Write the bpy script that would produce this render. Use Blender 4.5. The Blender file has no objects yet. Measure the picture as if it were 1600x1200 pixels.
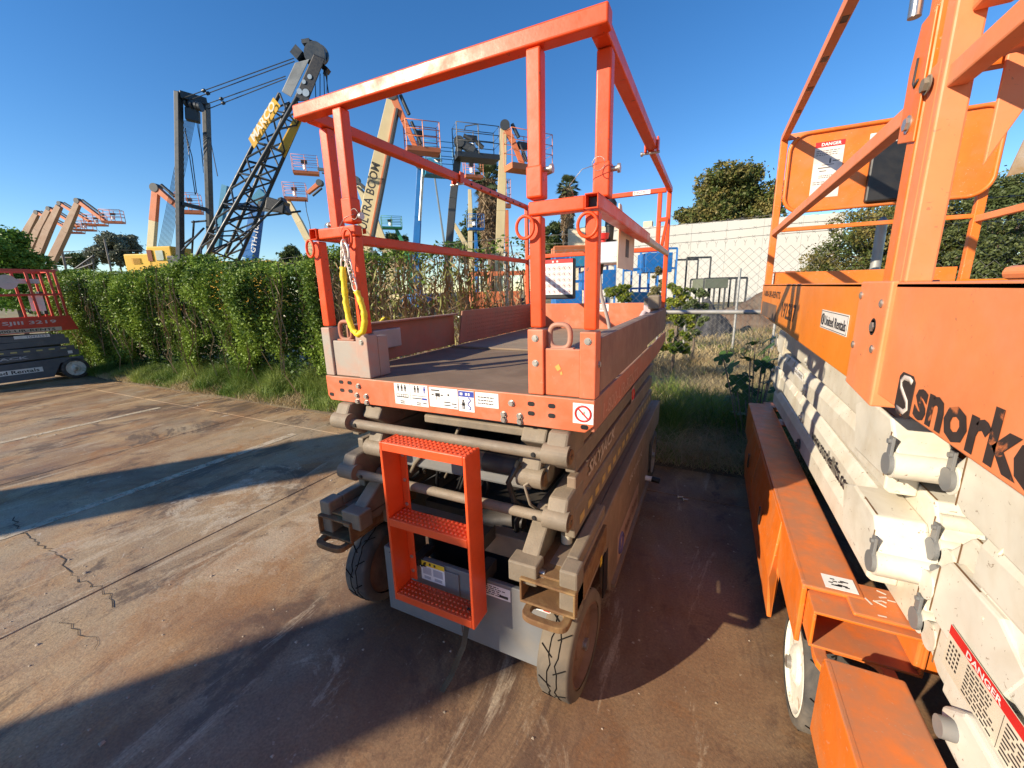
import bpy, math, random
import numpy as np
from mathutils import Vector, Matrix
random.seed(7); rng = np.random.default_rng(7)
S = bpy.context.scene
COL = S.collection
# ------------------------------------------------------------------ camera
YAW, PITCH, ROLL, HC, FPX = .4581, .2278, -.026, 1.5797, 630.0
def cam_basis():
    cy, sy, cp, sp = math.cos(YAW), math.sin(YAW), math.cos(PITCH), math.sin(PITCH)
    f = Vector((-sy*cp, cy*cp, -sp)); r = Vector((cy, sy, 0)); u = r.cross(f)
    cr, sr = math.cos(ROLL), math.sin(ROLL)
    return cr*r+sr*u, -sr*r+cr*u, f
CR, CU, CF = cam_basis()
CAMP = Vector((0, 0, HC))
cam = bpy.data.objects.new('camera', bpy.data.cameras.new('camera')); COL.objects.link(cam)
m = Matrix((CR, CU, -CF)).transposed().to_4x4(); m.translation = CAMP
cam.matrix_world = m
cam.data.sensor_width = 36; cam.data.lens = 36*FPX/1600; cam.data.clip_end = 3000; cam.data.clip_start = .02
S.camera = cam
RH = Vector((math.cos(YAW), math.sin(YAW), 0)); FH = Vector((-math.sin(YAW), math.cos(YAW), 0))
def at(px, py, d):                       # the real place of something seen there at d metres
    r = CF + CR*((px-800)/FPX) - CU*((py-600)/FPX)
    return CAMP + r*(d/r.dot(FH))
def ground(px, py, z=0):
    r = CF + CR*((px-800)/FPX) - CU*((py-600)/FPX)
    return CAMP + r*((z-HC)/r.z)
# ------------------------------------------------------------------ world, sun, exposure
SUN_AZ, SUN_EL = math.radians(217.5), math.radians(24)
W = bpy.data.worlds.new('World'); S.world = W; W.use_nodes = True
nt = W.node_tree; bg = nt.nodes['Background']
sky = nt.nodes.new('ShaderNodeTexSky'); sky.sky_type = 'NISHITA'; sky.sun_disc = False
sky.sun_elevation = SUN_EL; sky.sun_rotation = SUN_AZ; sky.air_density = 1.0; sky.dust_density = .0; sky.ozone_density = 3.5
hs = nt.nodes.new('ShaderNodeHueSaturation'); hs.inputs['Hue'].default_value = .505; hs.inputs['Saturation'].default_value = 1.25; hs.inputs['Value'].default_value = 1.02
nt.links.new(sky.outputs[0], hs.inputs['Color']); nt.links.new(hs.outputs[0], bg.inputs[0]); bg.inputs[1].default_value = .113
sl = bpy.data.lights.new('sun', 'SUN'); sl.energy = 5.0; sl.angle = math.radians(.6); sl.color = (1, .86, .66)
so = bpy.data.objects.new('sun', sl); COL.objects.link(so)
sdir = Vector((math.sin(SUN_AZ)*math.cos(SUN_EL), math.cos(SUN_AZ)*math.cos(SUN_EL), math.sin(SUN_EL)))
so.rotation_euler = sdir.to_track_quat('Z', 'Y').to_euler()
S.view_settings.view_transform = 'Standard'; S.view_settings.look = 'None'
S.view_settings.exposure = .66; S.view_settings.gamma = 1; S.view_settings.use_curve_mapping = False
# ------------------------------------------------------------------ materials
def mat(name, col, rough=.5, metal=0, dirt=None, amt=.5, scale=6, detail=8, bump=0, bscale=60, var=.12, up_dust=None, spec=.5, stretch=None, lo=.45, hi=.7, scratch=None, samt=.3):
    M = bpy.data.materials.new(name); M.use_nodes = True
    n = M.node_tree.nodes; l = M.node_tree.links; b = n['Principled BSDF']
    b.inputs['Roughness'].default_value = rough; b.inputs['Metallic'].default_value = metal
    b.inputs['Specular IOR Level'].default_value = spec
    tc = n.new('ShaderNodeTexCoord'); src = tc.outputs['Object']
    if stretch:
        mp = n.new('ShaderNodeMapping'); mp.inputs['Scale'].default_value = stretch; l.new(src, mp.inputs[0]); src = mp.outputs[0]
    def noise(sc, de=detail, w=0):
        x = n.new('ShaderNodeTexNoise'); x.inputs['Scale'].default_value = sc; x.inputs['Detail'].default_value = de
        x.inputs['Roughness'].default_value = .62; x.inputs['Distortion'].default_value = w; l.new(src, x.inputs['Vector']); return x.outputs[0]
    def ramp(s, a, c):
        x = n.new('ShaderNodeMapRange'); x.inputs[1].default_value = a; x.inputs[2].default_value = c; l.new(s, x.inputs[0]); return x.outputs[0]
    def mix(fac, a, c):
        x = n.new('ShaderNodeMix'); x.data_type = 'RGBA'
        for v, k in ((fac, 0), (a, 6), (c, 7)):
            if hasattr(v, 'links') or hasattr(v, 'is_output'): l.new(v, x.inputs[k])
            else: x.inputs[k].default_value = v if k == 0 else (*v, 1)
        return x.outputs[2]
    def mul(s, k):
        x = n.new('ShaderNodeMath'); x.operation = 'MULTIPLY'; l.new(s, x.inputs[0])
        if hasattr(k, 'is_output'): l.new(k, x.inputs[1])
        else: x.inputs[1].default_value = k
        return x.outputs[0]
    c = mix(ramp(noise(scale*.7, 4), .3, .7), tuple(max(0, v*(1-var)) for v in col), tuple(min(1, v*(1+var)) for v in col))
    if dirt: c = mix(mul(ramp(noise(scale, detail, .4), lo, hi), amt), c, dirt)
    if scratch: c = mix(mul(ramp(noise(scale*9, 3, 1.5), .66, .70), samt), c, scratch)
    if up_dust:
        g = n.new('ShaderNodeNewGeometry'); s = n.new('ShaderNodeSeparateXYZ'); l.new(g.outputs['True Normal'], s.inputs[0])
        c = mix(mul(mul(ramp(s.outputs[2], .3, .9), ramp(noise(scale*2), .25, .6)), .75), c, up_dust)
    l.new(c, b.inputs['Base Color'])
    r = ramp(noise(scale*3, 5), .2, .8); mm = n.new('ShaderNodeMapRange'); mm.inputs[3].default_value = max(.05, rough-.12); mm.inputs[4].default_value = min(1, rough+.18)
    l.new(r, mm.inputs[0]); l.new(mm.outputs[0], b.inputs['Roughness'])
    if bump:
        bp = n.new('ShaderNodeBump'); bp.inputs['Strength'].default_value = bump; bp.inputs['Distance'].default_value = .004
        l.new(noise(bscale, 6), bp.inputs['Height']); l.new(bp.outputs[0], b.inputs['Normal'])
    return M
DUST = (.30, .24, .17)
ORG = mat('bright_orange_red_paint', (.72, .072, .012), .36, dirt=(.50, .09, .03), amt=.5, bump=.08, scale=5, scratch=(.16, .06, .03), samt=.85, spec=.35)
ORF = mat('faded_orange_paint', (.62, .135, .052), .5, dirt=(.55, .26, .17), amt=.6, bump=.1, up_dust=DUST, scratch=(.5, .3, .2))
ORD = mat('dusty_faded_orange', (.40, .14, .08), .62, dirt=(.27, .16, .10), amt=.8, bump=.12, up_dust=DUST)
SLV = mat('dusty_pink_sleeve', (.50, .22, .14), .55, dirt=(.34, .30, .255), amt=1.0, scale=2.5, bump=.1, up_dust=DUST, lo=.34, hi=.54)
LAD = mat('ladder_red_orange', (.74, .085, .018), .36, dirt=(.5, .07, .03), amt=.4, bump=.05)
GRD = mat('dusty_grey_steel', (.165, .135, .10), .62, dirt=(.27, .215, .15), amt=.7, bump=.35, bscale=140, up_dust=DUST, scratch=(.08, .07, .06))
GRB = mat('brown_dusty_steel', (.20, .145, .10), .65, dirt=(.30, .22, .15), amt=.7, bump=.15, up_dust=(.2, .15, .11))
GRY = mat('grey_painted_steel', (.17, .175, .18), .45, dirt=(.25, .22, .18), amt=.5, bump=.06)
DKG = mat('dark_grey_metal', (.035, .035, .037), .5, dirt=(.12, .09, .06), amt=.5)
BLK = mat('black_plastic', (.012, .012, .013), .4, dirt=(.05, .045, .04), amt=.4)
RUS = mat('rusty_steel', (.15, .075, .03), .8, dirt=(.27, .17, .07), amt=.9, scale=14, bump=.4, scratch=(.05, .03, .02))
RUB = mat('tyre_rubber', (.055, .052, .050), .8, dirt=(.20, .165, .125), amt=.8, bump=.15, scale=7)
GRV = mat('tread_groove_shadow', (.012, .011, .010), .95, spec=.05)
RUBT = mat('tyre_rubber_tan', (.17, .135, .095), .85, dirt=(.06, .055, .05), amt=.95, bump=.15, scale=4)
WRM = mat('rusty_wheel', (.20, .12, .08), .75, dirt=(.11, .06, .04), amt=.8, scale=9, bump=.3)
WHM = mat('white_wheel', (.72, .69, .60), .5, dirt=(.35, .16, .05), amt=.8, scale=16, lo=.56, hi=.66, bump=.1)
WHT = mat('white_machine_paint', (.68, .65, .56), .36, dirt=(.50, .43, .31), amt=.65, scale=5, bump=.05, scratch=(.16, .08, .03), samt=.8)
WHP = mat('white_decal', (.80, .80, .78), .4, dirt=(.6, .55, .5), amt=.4)
YEL = mat('yellow_decal', (.80, .56, .03), .4, dirt=(.5, .4, .1), amt=.4)
RED = mat('red_print', (.60, .02, .02), .4)
BLU = mat('blue_print', (.03, .06, .35), .4)
INK = mat('black_print', (.02, .02, .022), .5)
INKW = mat('worn_black_print', (.035, .025, .022), .6, dirt=(.5, .15, .05), amt=.9, scale=25, lo=.60, hi=.66)
LTG = mat('pale_worn_print', (.50, .44, .36), .6, dirt=(.25, .19, .14), amt=.8, scale=20)
CHR = mat('zinc_bolt', (.50, .48, .44), .35, metal=.8, dirt=(.25, .2, .15), amt=.4)
ALU = mat('aluminium_box', (.62, .66, .70), .3, metal=.6, dirt=(.5, .5, .5), amt=.3)
CRM = mat('cream_plate', (.66, .58, .44), .5, dirt=(.45, .36, .26), amt=.4)
OCH = mat('ochre_orange_paint', (.74, .205, .012), .36, dirt=(.80, .28, .03), amt=.7, bump=.06, scale=3, scratch=(.38, .16, .06), samt=.6)
SNO = mat('sun_bleached_orange', (.78, .235, .085), .5, dirt=(.66, .26, .13), amt=.7, bump=.1, up_dust=(.34, .21, .14), scratch=(.30, .13, .07), samt=.6)
SNB = mat('strong_orange_paint', (.74, .165, .015), .42, dirt=(.55, .20, .07), amt=.7, bump=.06, up_dust=(.36, .175, .10), scratch=(.6, .45, .35), samt=.45)
YCH = mat('yellow_sleeve', (.85, .66, .02), .5, dirt=(.6, .45, .05), amt=.4, bump=.5, bscale=90)
PCH = mat('pale_chain', (.72, .64, .56), .4, metal=.3)
# deck with raised pattern
def deckmat(name, col, dirt):
    M = mat(name, col, .68, dirt=dirt, amt=.8, scale=4, spec=.15)
    n = M.node_tree.nodes; l = M.node_tree.links; b = n['Principled BSDF']
    tc = n.new('ShaderNodeTexCoord'); mp = n.new('ShaderNodeMapping'); mp.inputs['Rotation'].default_value = (0, 0, math.radians(45)); mp.inputs['Scale'].default_value = (38, 38, 38)
    ch = n.new('ShaderNodeTexVoronoi'); ch.distance = 'CHEBYCHEV'; ch.inputs['Randomness'].default_value = 0; ch.inputs['Scale'].default_value = 1
    l.new(tc.outputs['Object'], mp.inputs[0]); l.new(mp.outputs[0], ch.inputs['Vector'])
    r = n.new('ShaderNodeMapRange'); r.inputs[1].default_value = .38; r.inputs[2].default_value = .30; l.new(ch.outputs['Distance'], r.inputs[0])
    bp = n.new('ShaderNodeBump'); bp.inputs['Strength'].default_value = 1; bp.inputs['Distance'].default_value = .008
    l.new(r.outputs[0], bp.inputs['Height']); l.new(bp.outputs[0], b.inputs['Normal']); return M
DCK = deckmat('brown_tread_plate', (.20, .145, .10), (.30, .225, .155))
DCK2 = mat('grey_deck_sheet', (.30, .24, .17), .7, spec=.2, dirt=(.22, .17, .12), amt=.6, bump=.1)
# ------------------------------------------------------------------ mesh helpers
BASE = {}                                # world origin of each object built here
class MB:
    def __init__(s): s.v = []; s.f = []; s.sm = []
    def add(s, vs, fs, sm=False):
        k = len(s.v); s.v += [tuple(v) for v in vs]; s.f += [tuple(i+k for i in f) for f in fs]; s.sm += [sm]*len(fs); return s
    def box(s, a, b):
        x0, x1 = sorted((a[0], b[0])); y0, y1 = sorted((a[1], b[1])); z0, z1 = sorted((a[2], b[2]))
        return s.add([(x0,y0,z0),(x1,y0,z0),(x1,y1,z0),(x0,y1,z0),(x0,y0,z1),(x1,y0,z1),(x1,y1,z1),(x0,y1,z1)],
                     [(0,3,2,1),(4,5,6,7),(0,1,5,4),(1,2,6,5),(2,3,7,6),(3,0,4,7)])
    def beam(s, p0, p1, w, h, up=(0,0,1), w1=None, h1=None):
        p0 = Vector(p0); p1 = Vector(p1); d = (p1-p0).normalized(); up = Vector(up)
        sd = d.cross(up)
        if sd.length < 1e-4: sd = d.cross(Vector((0,1,0)))
        sd.normalize(); u = sd.cross(d).normalized(); w1 = w1 or w; h1 = h1 or h
        vs = [p0+sd*(a*w/2)+u*(b*h/2) for a, b in ((-1,-1),(1,-1),(1,1),(-1,1))]+[p1+sd*(a*w1/2)+u*(b*h1/2) for a, b in ((-1,-1),(1,-1),(1,1),(-1,1))]
        return s.add(vs, [(3,2,1,0),(4,5,6,7),(0,1,5,4),(1,2,6,5),(2,3,7,6),(3,0,4,7)])
    def cyl(s, p0, p1, r, n=14, r1=None, caps=True):
        p0 = Vector(p0); p1 = Vector(p1); d = (p1-p0).normalized()
        a = d.cross(Vector((0,0,1)) if abs(d.z) < .9 else Vector((1,0,0))).normalized(); b = d.cross(a); r1 = r if r1 is None else r1
        vs = [p0+(a*math.cos(t)+b*math.sin(t))*r for t in (2*math.pi*i/n for i in range(n))]+[p1+(a*math.cos(t)+b*math.sin(t))*r1 for t in (2*math.pi*i/n for i in range(n))]
        s.add(vs, [(i, (i+1)%n, n+(i+1)%n, n+i) for i in range(n)], n > 6)
        if caps: s.add(vs[:n], [tuple(range(n))[::-1]]); s.add(vs[n:], [tuple(range(n))])
        return s
    def tube(s, pts, r, n=8, closed=False):
        pts = [Vector(p) for p in pts]; N = len(pts); vs = []; prev = None
        for i, p in enumerate(pts):
            if closed: d = pts[(i+1) % N]-pts[i-1]
            else: d = pts[min(i+1, N-1)]-pts[max(i-1, 0)]
            d.normalize()
            if prev is None: a = d.cross(Vector((0,0,1)) if abs(d.z) < .9 else Vector((1,0,0)))
            else: a = prev-d*prev.dot(d)
            a.normalize(); prev = a; b = d.cross(a)
            rr = r[i] if isinstance(r, (list, tuple)) else r
            vs += [p+(a*math.cos(t)+b*math.sin(t))*rr for t in (2*math.pi*k/n for k in range(n))]
        fs = [(i*n+k, i*n+(k+1)%n, ((i+1)%N)*n+(k+1)%n, ((i+1)%N)*n+k) for i in range(N if closed else N-1) for k in range(n)]
        if not closed: fs += [tuple(range(n))[::-1], tuple((N-1)*n+k for k in range(n))]
        return s.add(vs, fs, n > 4)
    def prism(s, pts, ax, a, b):         # polygon pts in the plane of the two other axes, extruded from a to b
        n = len(pts)
        def P(q, t): return {'x': (t, q[0], q[1]), 'y': (q[0], t, q[1]), 'z': (q[0], q[1], t)}[ax]
        return s.add([P(q, a) for q in pts]+[P(q, b) for q in pts], [tuple(range(n))[::-1], tuple(range(n, 2*n))]+[(i, (i+1)%n, n+(i+1)%n, n+i) for i in range(n)])
    def rect_tube(s, ax, lo, hi, a, b, t=.006):   # open rectangular tube: lo/hi are corners in the other two axes
        (u0, v0), (u1, v1) = lo, hi
        for q0, q1 in (((u0,v0),(u1,v0+t)), ((u0,v1-t),(u1,v1)), ((u0,v0+t),(u0+t,v1-t)), ((u1-t,v0+t),(u1,v1-t))):
            if ax == 'y': s.box((q0[0], a, q0[1]), (q1[0], b, q1[1]))
            elif ax == 'x': s.box((a, q0[0], q0[1]), (b, q1[0], q1[1]))
            else: s.box((q0[0], q0[1], a), (q1[0], q1[1], b))
        return s
    def ring(s, c, u, v, ru, rv, r, n=20, k=6, sq=1.0):
        c = Vector(c); u = Vector(u); v = Vector(v)
        def e(x): return math.copysign(abs(x)**sq, x)
        return s.tube([c+u*(e(math.cos(2*math.pi*i/n))*ru)+v*(e(math.sin(2*math.pi*i/n))*rv) for i in range(n)], r, k, True)
    def build(s, name, material, parent=None, bevel=None, seg=2, kind=None, label=None):
        base = BASE.get(parent.name, Vector()) if parent else Vector()
        me = bpy.data.meshes.new(name); me.from_pydata([tuple(Vector(v)-base) for v in s.v], [], s.f)
        me.polygons.foreach_set('use_smooth', s.sm); me.update()
        if isinstance(material, (list, tuple)):
            for x in material: me.materials.append(x)
        else: me.materials.append(material)
        o = bpy.data.objects.new(name, me); COL.objects.link(o); BASE[o.name] = base
        if parent: o.parent = parent
        if bevel:
            md = o.modifiers.new('bevel', 'BEVEL'); md.width = bevel; md.segments = seg; md.limit_method = 'ANGLE'; md.angle_limit = math.radians(40)
        if kind: o['kind'] = kind
        if label: o['label'] = label
        return o
def empty(name, loc, label=None, cat=None, group=None, kind=None):
    o = bpy.data.objects.new(name, None); COL.objects.link(o); o.location = loc; o.empty_display_size = .2
    BASE[o.name] = Vector(loc); return tag(o, label, cat, group, kind)
def tag(o, label=None, cat=None, group=None, kind=None):
    for k, v in (('label', label), ('category', cat), ('group', group), ('kind', kind)):
        if v: o[k] = v
    return o
def fast(name, V, F, material, parent=None, kind=None):
    """V (n,3), F (m,k) arrays"""
    base = BASE.get(parent.name, Vector()) if parent else Vector()
    V = np.asarray(V, dtype=np.float32)-np.array(base, dtype=np.float32); F = np.asarray(F, dtype=np.int32); k = F.shape[1]
    me = bpy.data.meshes.new(name); me.vertices.add(len(V)); me.vertices.foreach_set('co', V.ravel())
    me.loops.add(F.size); me.loops.foreach_set('vertex_index', F.ravel())
    me.polygons.add(len(F)); me.polygons.foreach_set('loop_start', np.arange(0, F.size, k, dtype=np.int32))
    me.update(calc_edges=True); me.materials.append(material)
    o = bpy.data.objects.new(name, me); COL.objects.link(o); BASE[o.name] = base
    if parent: o.parent = parent
    if kind: o['kind'] = kind
    return o
TXT = {}
def text(s, origin, right, up, height, material, parent, name='lettering', width=None, bold=.0, shear=0, proud=.0012, spacing=1.0):
    """flat lettering: origin = lower left corner, on the plane of right/up, slightly proud of it"""
    key = (s, bold, shear, spacing)
    if key not in TXT:
        c = bpy.data.curves.new('lettering', 'FONT'); c.body = s; c.size = 1; c.offset = bold; c.shear = shear; c.resolution_u = 2; c.space_character = spacing
        o = bpy.data.objects.new('tmp', c); COL.objects.link(o)
        dg = bpy.context.evaluated_depsgraph_get(); me = bpy.data.meshes.new_from_object(o.evaluated_get(dg))
        vs = np.array([v.co[:] for v in me.vertices]); fs = [tuple(p.vertices) for p in me.polygons]
        bpy.data.objects.remove(o); bpy.data.curves.remove(c); bpy.data.meshes.remove(me)
        mn = vs.min(0); mx = vs.max(0); TXT[key] = ((vs-mn), fs, mx-mn)
    vs, fs, sz = TXT[key]; k = height/sz[1]; kx = width/sz[0] if width else k
    R_ = Vector(right).normalized(); U_ = Vector(up).normalized(); N_ = R_.cross(U_); O_ = Vector(origin)+N_*proud
    b = MB(); b.add([O_+R_*(v[0]*kx)+U_*(v[1]*k) for v in vs], fs)
    return b.build(name, material, parent)
def decal(origin, right, up, w, h, material, parent, name='decal', t=.0012, gap=.0006):
    R_ = Vector(right).normalized(); U_ = Vector(up).normalized(); N_ = R_.cross(U_); O_ = Vector(origin)+N_*gap
    b = MB(); p = [O_, O_+R_*w, O_+R_*w+U_*h, O_+U_*h]
    b.add(p+[q+N_*t for q in p], [(3,2,1,0),(4,5,6,7),(0,1,5,4),(1,2,6,5),(2,3,7,6),(3,0,4,7)])
    return b.build(name, material, parent)
def patch(items, origin, right, up, material, parent, name='print', proud=.0022):
    """several flat rectangles (x0,y0,x1,y1) printed on one decal"""
    R_ = Vector(right).normalized(); U_ = Vector(up).normalized(); N_ = R_.cross(U_); O_ = Vector(origin)+N_*proud; b = MB()
    for x0, y0, x1, y1 in items:
        b.add([O_+R_*x0+U_*y0, O_+R_*x1+U_*y0, O_+R_*x1+U_*y1, O_+R_*x0+U_*y1], [(0,1,2,3)])
    return b.build(name, material, parent)
def text_lines(x0, y0, w, rows, dy, h, seed=0):
    r = random.Random(seed); out = []
    for i in range(rows):
        x = x0; y = y0-i*dy; end = x0+w*r.uniform(.7, 1)
        while x < end:
            q = r.uniform(.05, .16)*w; out.append((x, y, min(x+q, end), y+h)); x += q+.03*w
    return out
def bolt(parent, c, n, r=.009, h=.007, name='bolt', m_=None):
    c = Vector(c); n = Vector(n).normalized(); b = MB(); b.cyl(c, c+n*.0025, r*1.35, 12); b.cyl(c+n*.0025, c+n*h, r, 6)
    return b.build(name, m_ or CHR, parent)
def copy_tree(o, parent=None, loc=None, rz=None):
    c = o.copy(); COL.objects.link(c); c.parent = parent; BASE[c.name] = BASE.get(o.name, Vector())
    if loc is not None: c.location = loc
    if rz is not None: c.rotation_euler = (0, 0, rz)
    for ch in list(o.children): copy_tree(ch, c)
    return c
X_, Y_, Z_ = Vector((1,0,0)), Vector((0,1,0)), Vector((0,0,1))
# ------------------------------------------------------------------ ground
def concrete():
    M = bpy.data.materials.new('rust_stained_concrete'); M.use_nodes = True
    n = M.node_tree.nodes; l = M.node_tree.links; b = n['Principled BSDF']
    g = n.new('ShaderNodeNewGeometry'); pos = g.outputs['Position']
    def mapped(rz, sc):
        x = n.new('ShaderNodeMapping'); x.inputs['Rotation'].default_value = (0, 0, rz); x.inputs['Scale'].default_value = sc; l.new(pos, x.inputs[0]); return x.outputs[0]
    def noise(src, sc, de=8, w=0, ro=.6):
        x = n.new('ShaderNodeTexNoise'); x.inputs['Scale'].default_value = sc; x.inputs['Detail'].default_value = de; x.inputs['Distortion'].default_value = w
        x.inputs['Roughness'].default_value = ro; l.new(src, x.inputs['Vector']); return x.outputs[0]
    def rmp(s, a, c, lo=0, hi=1):
        x = n.new('ShaderNodeMapRange'); x.inputs[1].default_value = a; x.inputs[2].default_value = c; x.inputs[3].default_value = lo; x.inputs[4].default_value = hi; l.new(s, x.inputs[0]); return x.outputs[0]
    def mix(f, a, c):
        x = n.new('ShaderNodeMix'); x.data_type = 'RGBA'; l.new(f, x.inputs[0])
        for v, k in ((a, 6), (c, 7)):
            if isinstance(v, tuple): x.inputs[k].default_value = (*v, 1)
            else: l.new(v, x.inputs[k])
        return x.outputs[2]
    st = mapped(.25, (1.0, .5, 1)); iso = mapped(0, (1, 1, 1))
    c = mix(rmp(noise(st, 1.1, 12, 1.2, .68), .40, .60), (.26, .150, .076), (.50, .335, .175))
    c = mix(rmp(noise(iso, 1.9, 12, .9, .72), .53, .61, 0, .65), c, (.39, .185, .060))          # rust
    c = mix(rmp(noise(iso, .55, 9, .5, .66), .52, .62, 0, .6), c, (.42, .35, .24))             # bare grey areas
    c = mix(rmp(noise(mapped(.5, (1, .6, 1)), 1.35, 12, .8, .76), .535, .585, 0, .72), c, (.095, .066, .045))   # dark stains, crisp edged
    c = mix(rmp(noise(iso, 4.5, 12, .6, .78), .56, .62, 0, .5), c, (.13, .075, .045))
    s = n.new('ShaderNodeSeparateXYZ'); l.new(pos, s.inputs[0])
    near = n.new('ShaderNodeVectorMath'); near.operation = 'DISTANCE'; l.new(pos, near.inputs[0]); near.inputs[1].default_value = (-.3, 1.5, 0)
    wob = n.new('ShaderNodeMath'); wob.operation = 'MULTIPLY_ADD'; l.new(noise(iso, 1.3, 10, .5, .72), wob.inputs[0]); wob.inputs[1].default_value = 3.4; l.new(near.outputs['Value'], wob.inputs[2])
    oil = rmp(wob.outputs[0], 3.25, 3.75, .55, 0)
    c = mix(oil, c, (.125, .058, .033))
    def patchy(cx, cy, r0, r1, col, amt, sc):
        nonlocal c
        d = n.new('ShaderNodeVectorMath'); d.operation = 'DISTANCE'; l.new(mapped(.9, (1, .55, 1)), d.inputs[0]); q = Vector((cx*math.cos(.9)-cy*.55*math.sin(.9), cx*math.sin(.9)+cy*.55*math.cos(.9), 0)); d.inputs[1].default_value = q
        w = n.new('ShaderNodeMath'); w.operation = 'MULTIPLY_ADD'; l.new(noise(iso, sc, 12, .6, .75), w.inputs[0]); w.inputs[1].default_value = 2.2; l.new(d.outputs['Value'], w.inputs[2]); c = mix(rmp(w.outputs[0], r0, r1, amt, 0), c, col)
    patchy(-3.35, 1.75, 1.22, 1.36, (.60, .50, .36), .75, 2.6)
    patchy(-2.45, 1.35, 1.22, 1.34, (.56, .44, .30), .7, 3.1)
    patchy(-4.8, 2.6, 1.3, 1.5, (.52, .40, .25), .5, 2.0)
    patchy(-2.3, 1.0, 1.25, 1.55, (.38, .19, .07), .5, 1.7)
    c = mix(rmp(noise(mapped(.3, (2.2, .6, 1)), 1.5, 12, .9, .74), .575, .64, 0, .7), c, (.56, .45, .31))       # pale worn streaks
    c = mix(rmp(noise(iso, 3.3, 9, .8, .7), .66, .70, 0, .8), c, (.60, .52, .42))
    c = mix(rmp(noise(iso, 95, 3), .35, .75, 0, .5), c, (.06, .04, .03))
    c = mix(rmp(noise(iso, 30, 4), .66, .74, 0, .5), c, (.50, .42, .32))
    c = mix(rmp(noise(mapped(.12, (14, .9, 1)), 2.2, 5), .66, .72, 0, .25), c, (.10, .07, .05))
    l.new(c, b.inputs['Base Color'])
    l.new(rmp(noise(iso, 2.5, 8), .3, .7, .42, .85), b.inputs['Roughness'])
    bp = n.new('ShaderNodeBump'); bp.inputs['Strength'].default_value = .5; bp.inputs['Distance'].default_value = .006
    l.new(noise(iso, 45, 10, 0, .75), bp.inputs['Height']); l.new(bp.outputs[0], b.inputs['Normal'])
    return M
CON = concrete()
JNT = mat('dark_joint', (.05, .038, .03), .9, bump=.2)
def dirtmat():
    M = mat('bare_soil', (.17, .125, .08), .95, dirt=(.27, .22, .13), amt=.9, scale=1.5, bump=.8, bscale=20)
    return M
SOIL = dirtmat()
FLD = mat('dry_field', (.26, .20, .10), .95, dirt=(.12, .14, .04), amt=.9, scale=.35, bump=.6, bscale=8, var=.3)
g = MB(); g.add([(-900, -900, -.03), (900, -900, -.03), (900, 900, -.03), (-900, 900, -.03)], [(0,1,2,3)])
tag(g.build('ground', FLD), kind='structure')
yard = empty('concrete_yard', (0, 0, 0), kind='structure')
g = MB(); g.box((-30, -14, -.14), (9, 3.60, -.012)); g.build('slab_bed', JNT, yard)
xs = [-30, -24, -18, -13.5, -10.1, -8.28, -5.6, -2.97, 1.9, 9]; ys = [-14, -9, -4.5, 3.1, 3.62]
rr = random.Random(3)
for i in range(len(xs)-1):
    for j in range(len(ys)-1):
        x0, x1, y0, y1 = xs[i]+.004, xs[i+1]-.004, ys[j]+.003, ys[j+1]-.003
        if False: continue
        g = MB(); t = rr.uniform(-.002, .002)
        g.box((x0, y0, -.06), (x1, y1, t)); g.build('slab', CON, yard, bevel=.004, seg=1)
# faded bay lines and a crack
def linemat():
    M = mat('faded_line_paint', (.58, .48, .34), .8, bump=.3); n = M.node_tree.nodes; l = M.node_tree.links; b = n['Principled BSDF']
    g_ = n.new('ShaderNodeNewGeometry'); x = n.new('ShaderNodeTexNoise'); x.inputs['Scale'].default_value = 9; x.inputs['Detail'].default_value = 10; x.inputs['Roughness'].default_value = .75
    l.new(g_.outputs['Position'], x.inputs['Vector']); r = n.new('ShaderNodeMapRange'); r.inputs[1].default_value = .36; r.inputs[2].default_value = .52; r.inputs[4].default_value = .85; l.new(x.outputs[0], r.inputs[0]); l.new(r.outputs[0], b.inputs['Alpha']); return M
LIN = linemat()
for x in (-4.30, -7.33):
    g = MB(); g.box((x-.05, -6, .0035), (x+.05, 2.9, .0045)); tag(g.build('bay_line', LIN), kind='structure')
def crack(pts, w, parent, seed):
    r = random.Random(seed); P = []
    for a, b_ in zip(pts[:-1], pts[1:]):
        a = ground(*a); b_ = ground(*b_); n_ = max(3, int((b_-a).length/.04))
        for i in range(n_): P.append(a.lerp(b_, i/n_)+Vector((r.uniform(-.018, .018), r.uniform(-.018, .018), 0)))
    g = MB()
    for a, b_ in zip(P[:-1], P[1:]):
        d = (b_-a).normalized(); s_ = Vector((-d.y, d.x, 0))*w*r.uniform(.25, 1); z = Vector((0, 0, .004))
        g.add([a-s_+z, b_-s_+z, b_+s_+z, a+s_+z], [(3,2,1,0)])
    g.build('crack', JNT, parent)
crack([(20, 810), (38, 832), (95, 872), (112, 900), (158, 922), (186, 950)], .004, yard, 1)
crack([(95, 968), (120, 985), (150, 1005), (160, 1020)], .0025, yard, 2)
crack([(60, 660), (150, 640), (270, 612)], .005, yard, 5)
b = MB(); q = ground(515, 840); b.ring((q.x, q.y, .0045), X_, Y_, .075, .05, .006, 18, 4); b.tube([(q.x-.06, q.y-.05, .0045), (q.x, q.y-.01, .0045), (q.x+.03, q.y+.04, .0045)], .005, 4); b.v = [(v[0], v[1], .004+(v[2]-.0045)*.08) for v in b.v]; tag(b.build('chalk_mark', LIN), kind='structure')
n_ = 900; px_ = rng.uniform(-9, .3, n_); py_ = rng.uniform(-.4, 3.6, n_); sz = rng.uniform(.002, .007, n_); V = []; F = []
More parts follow.
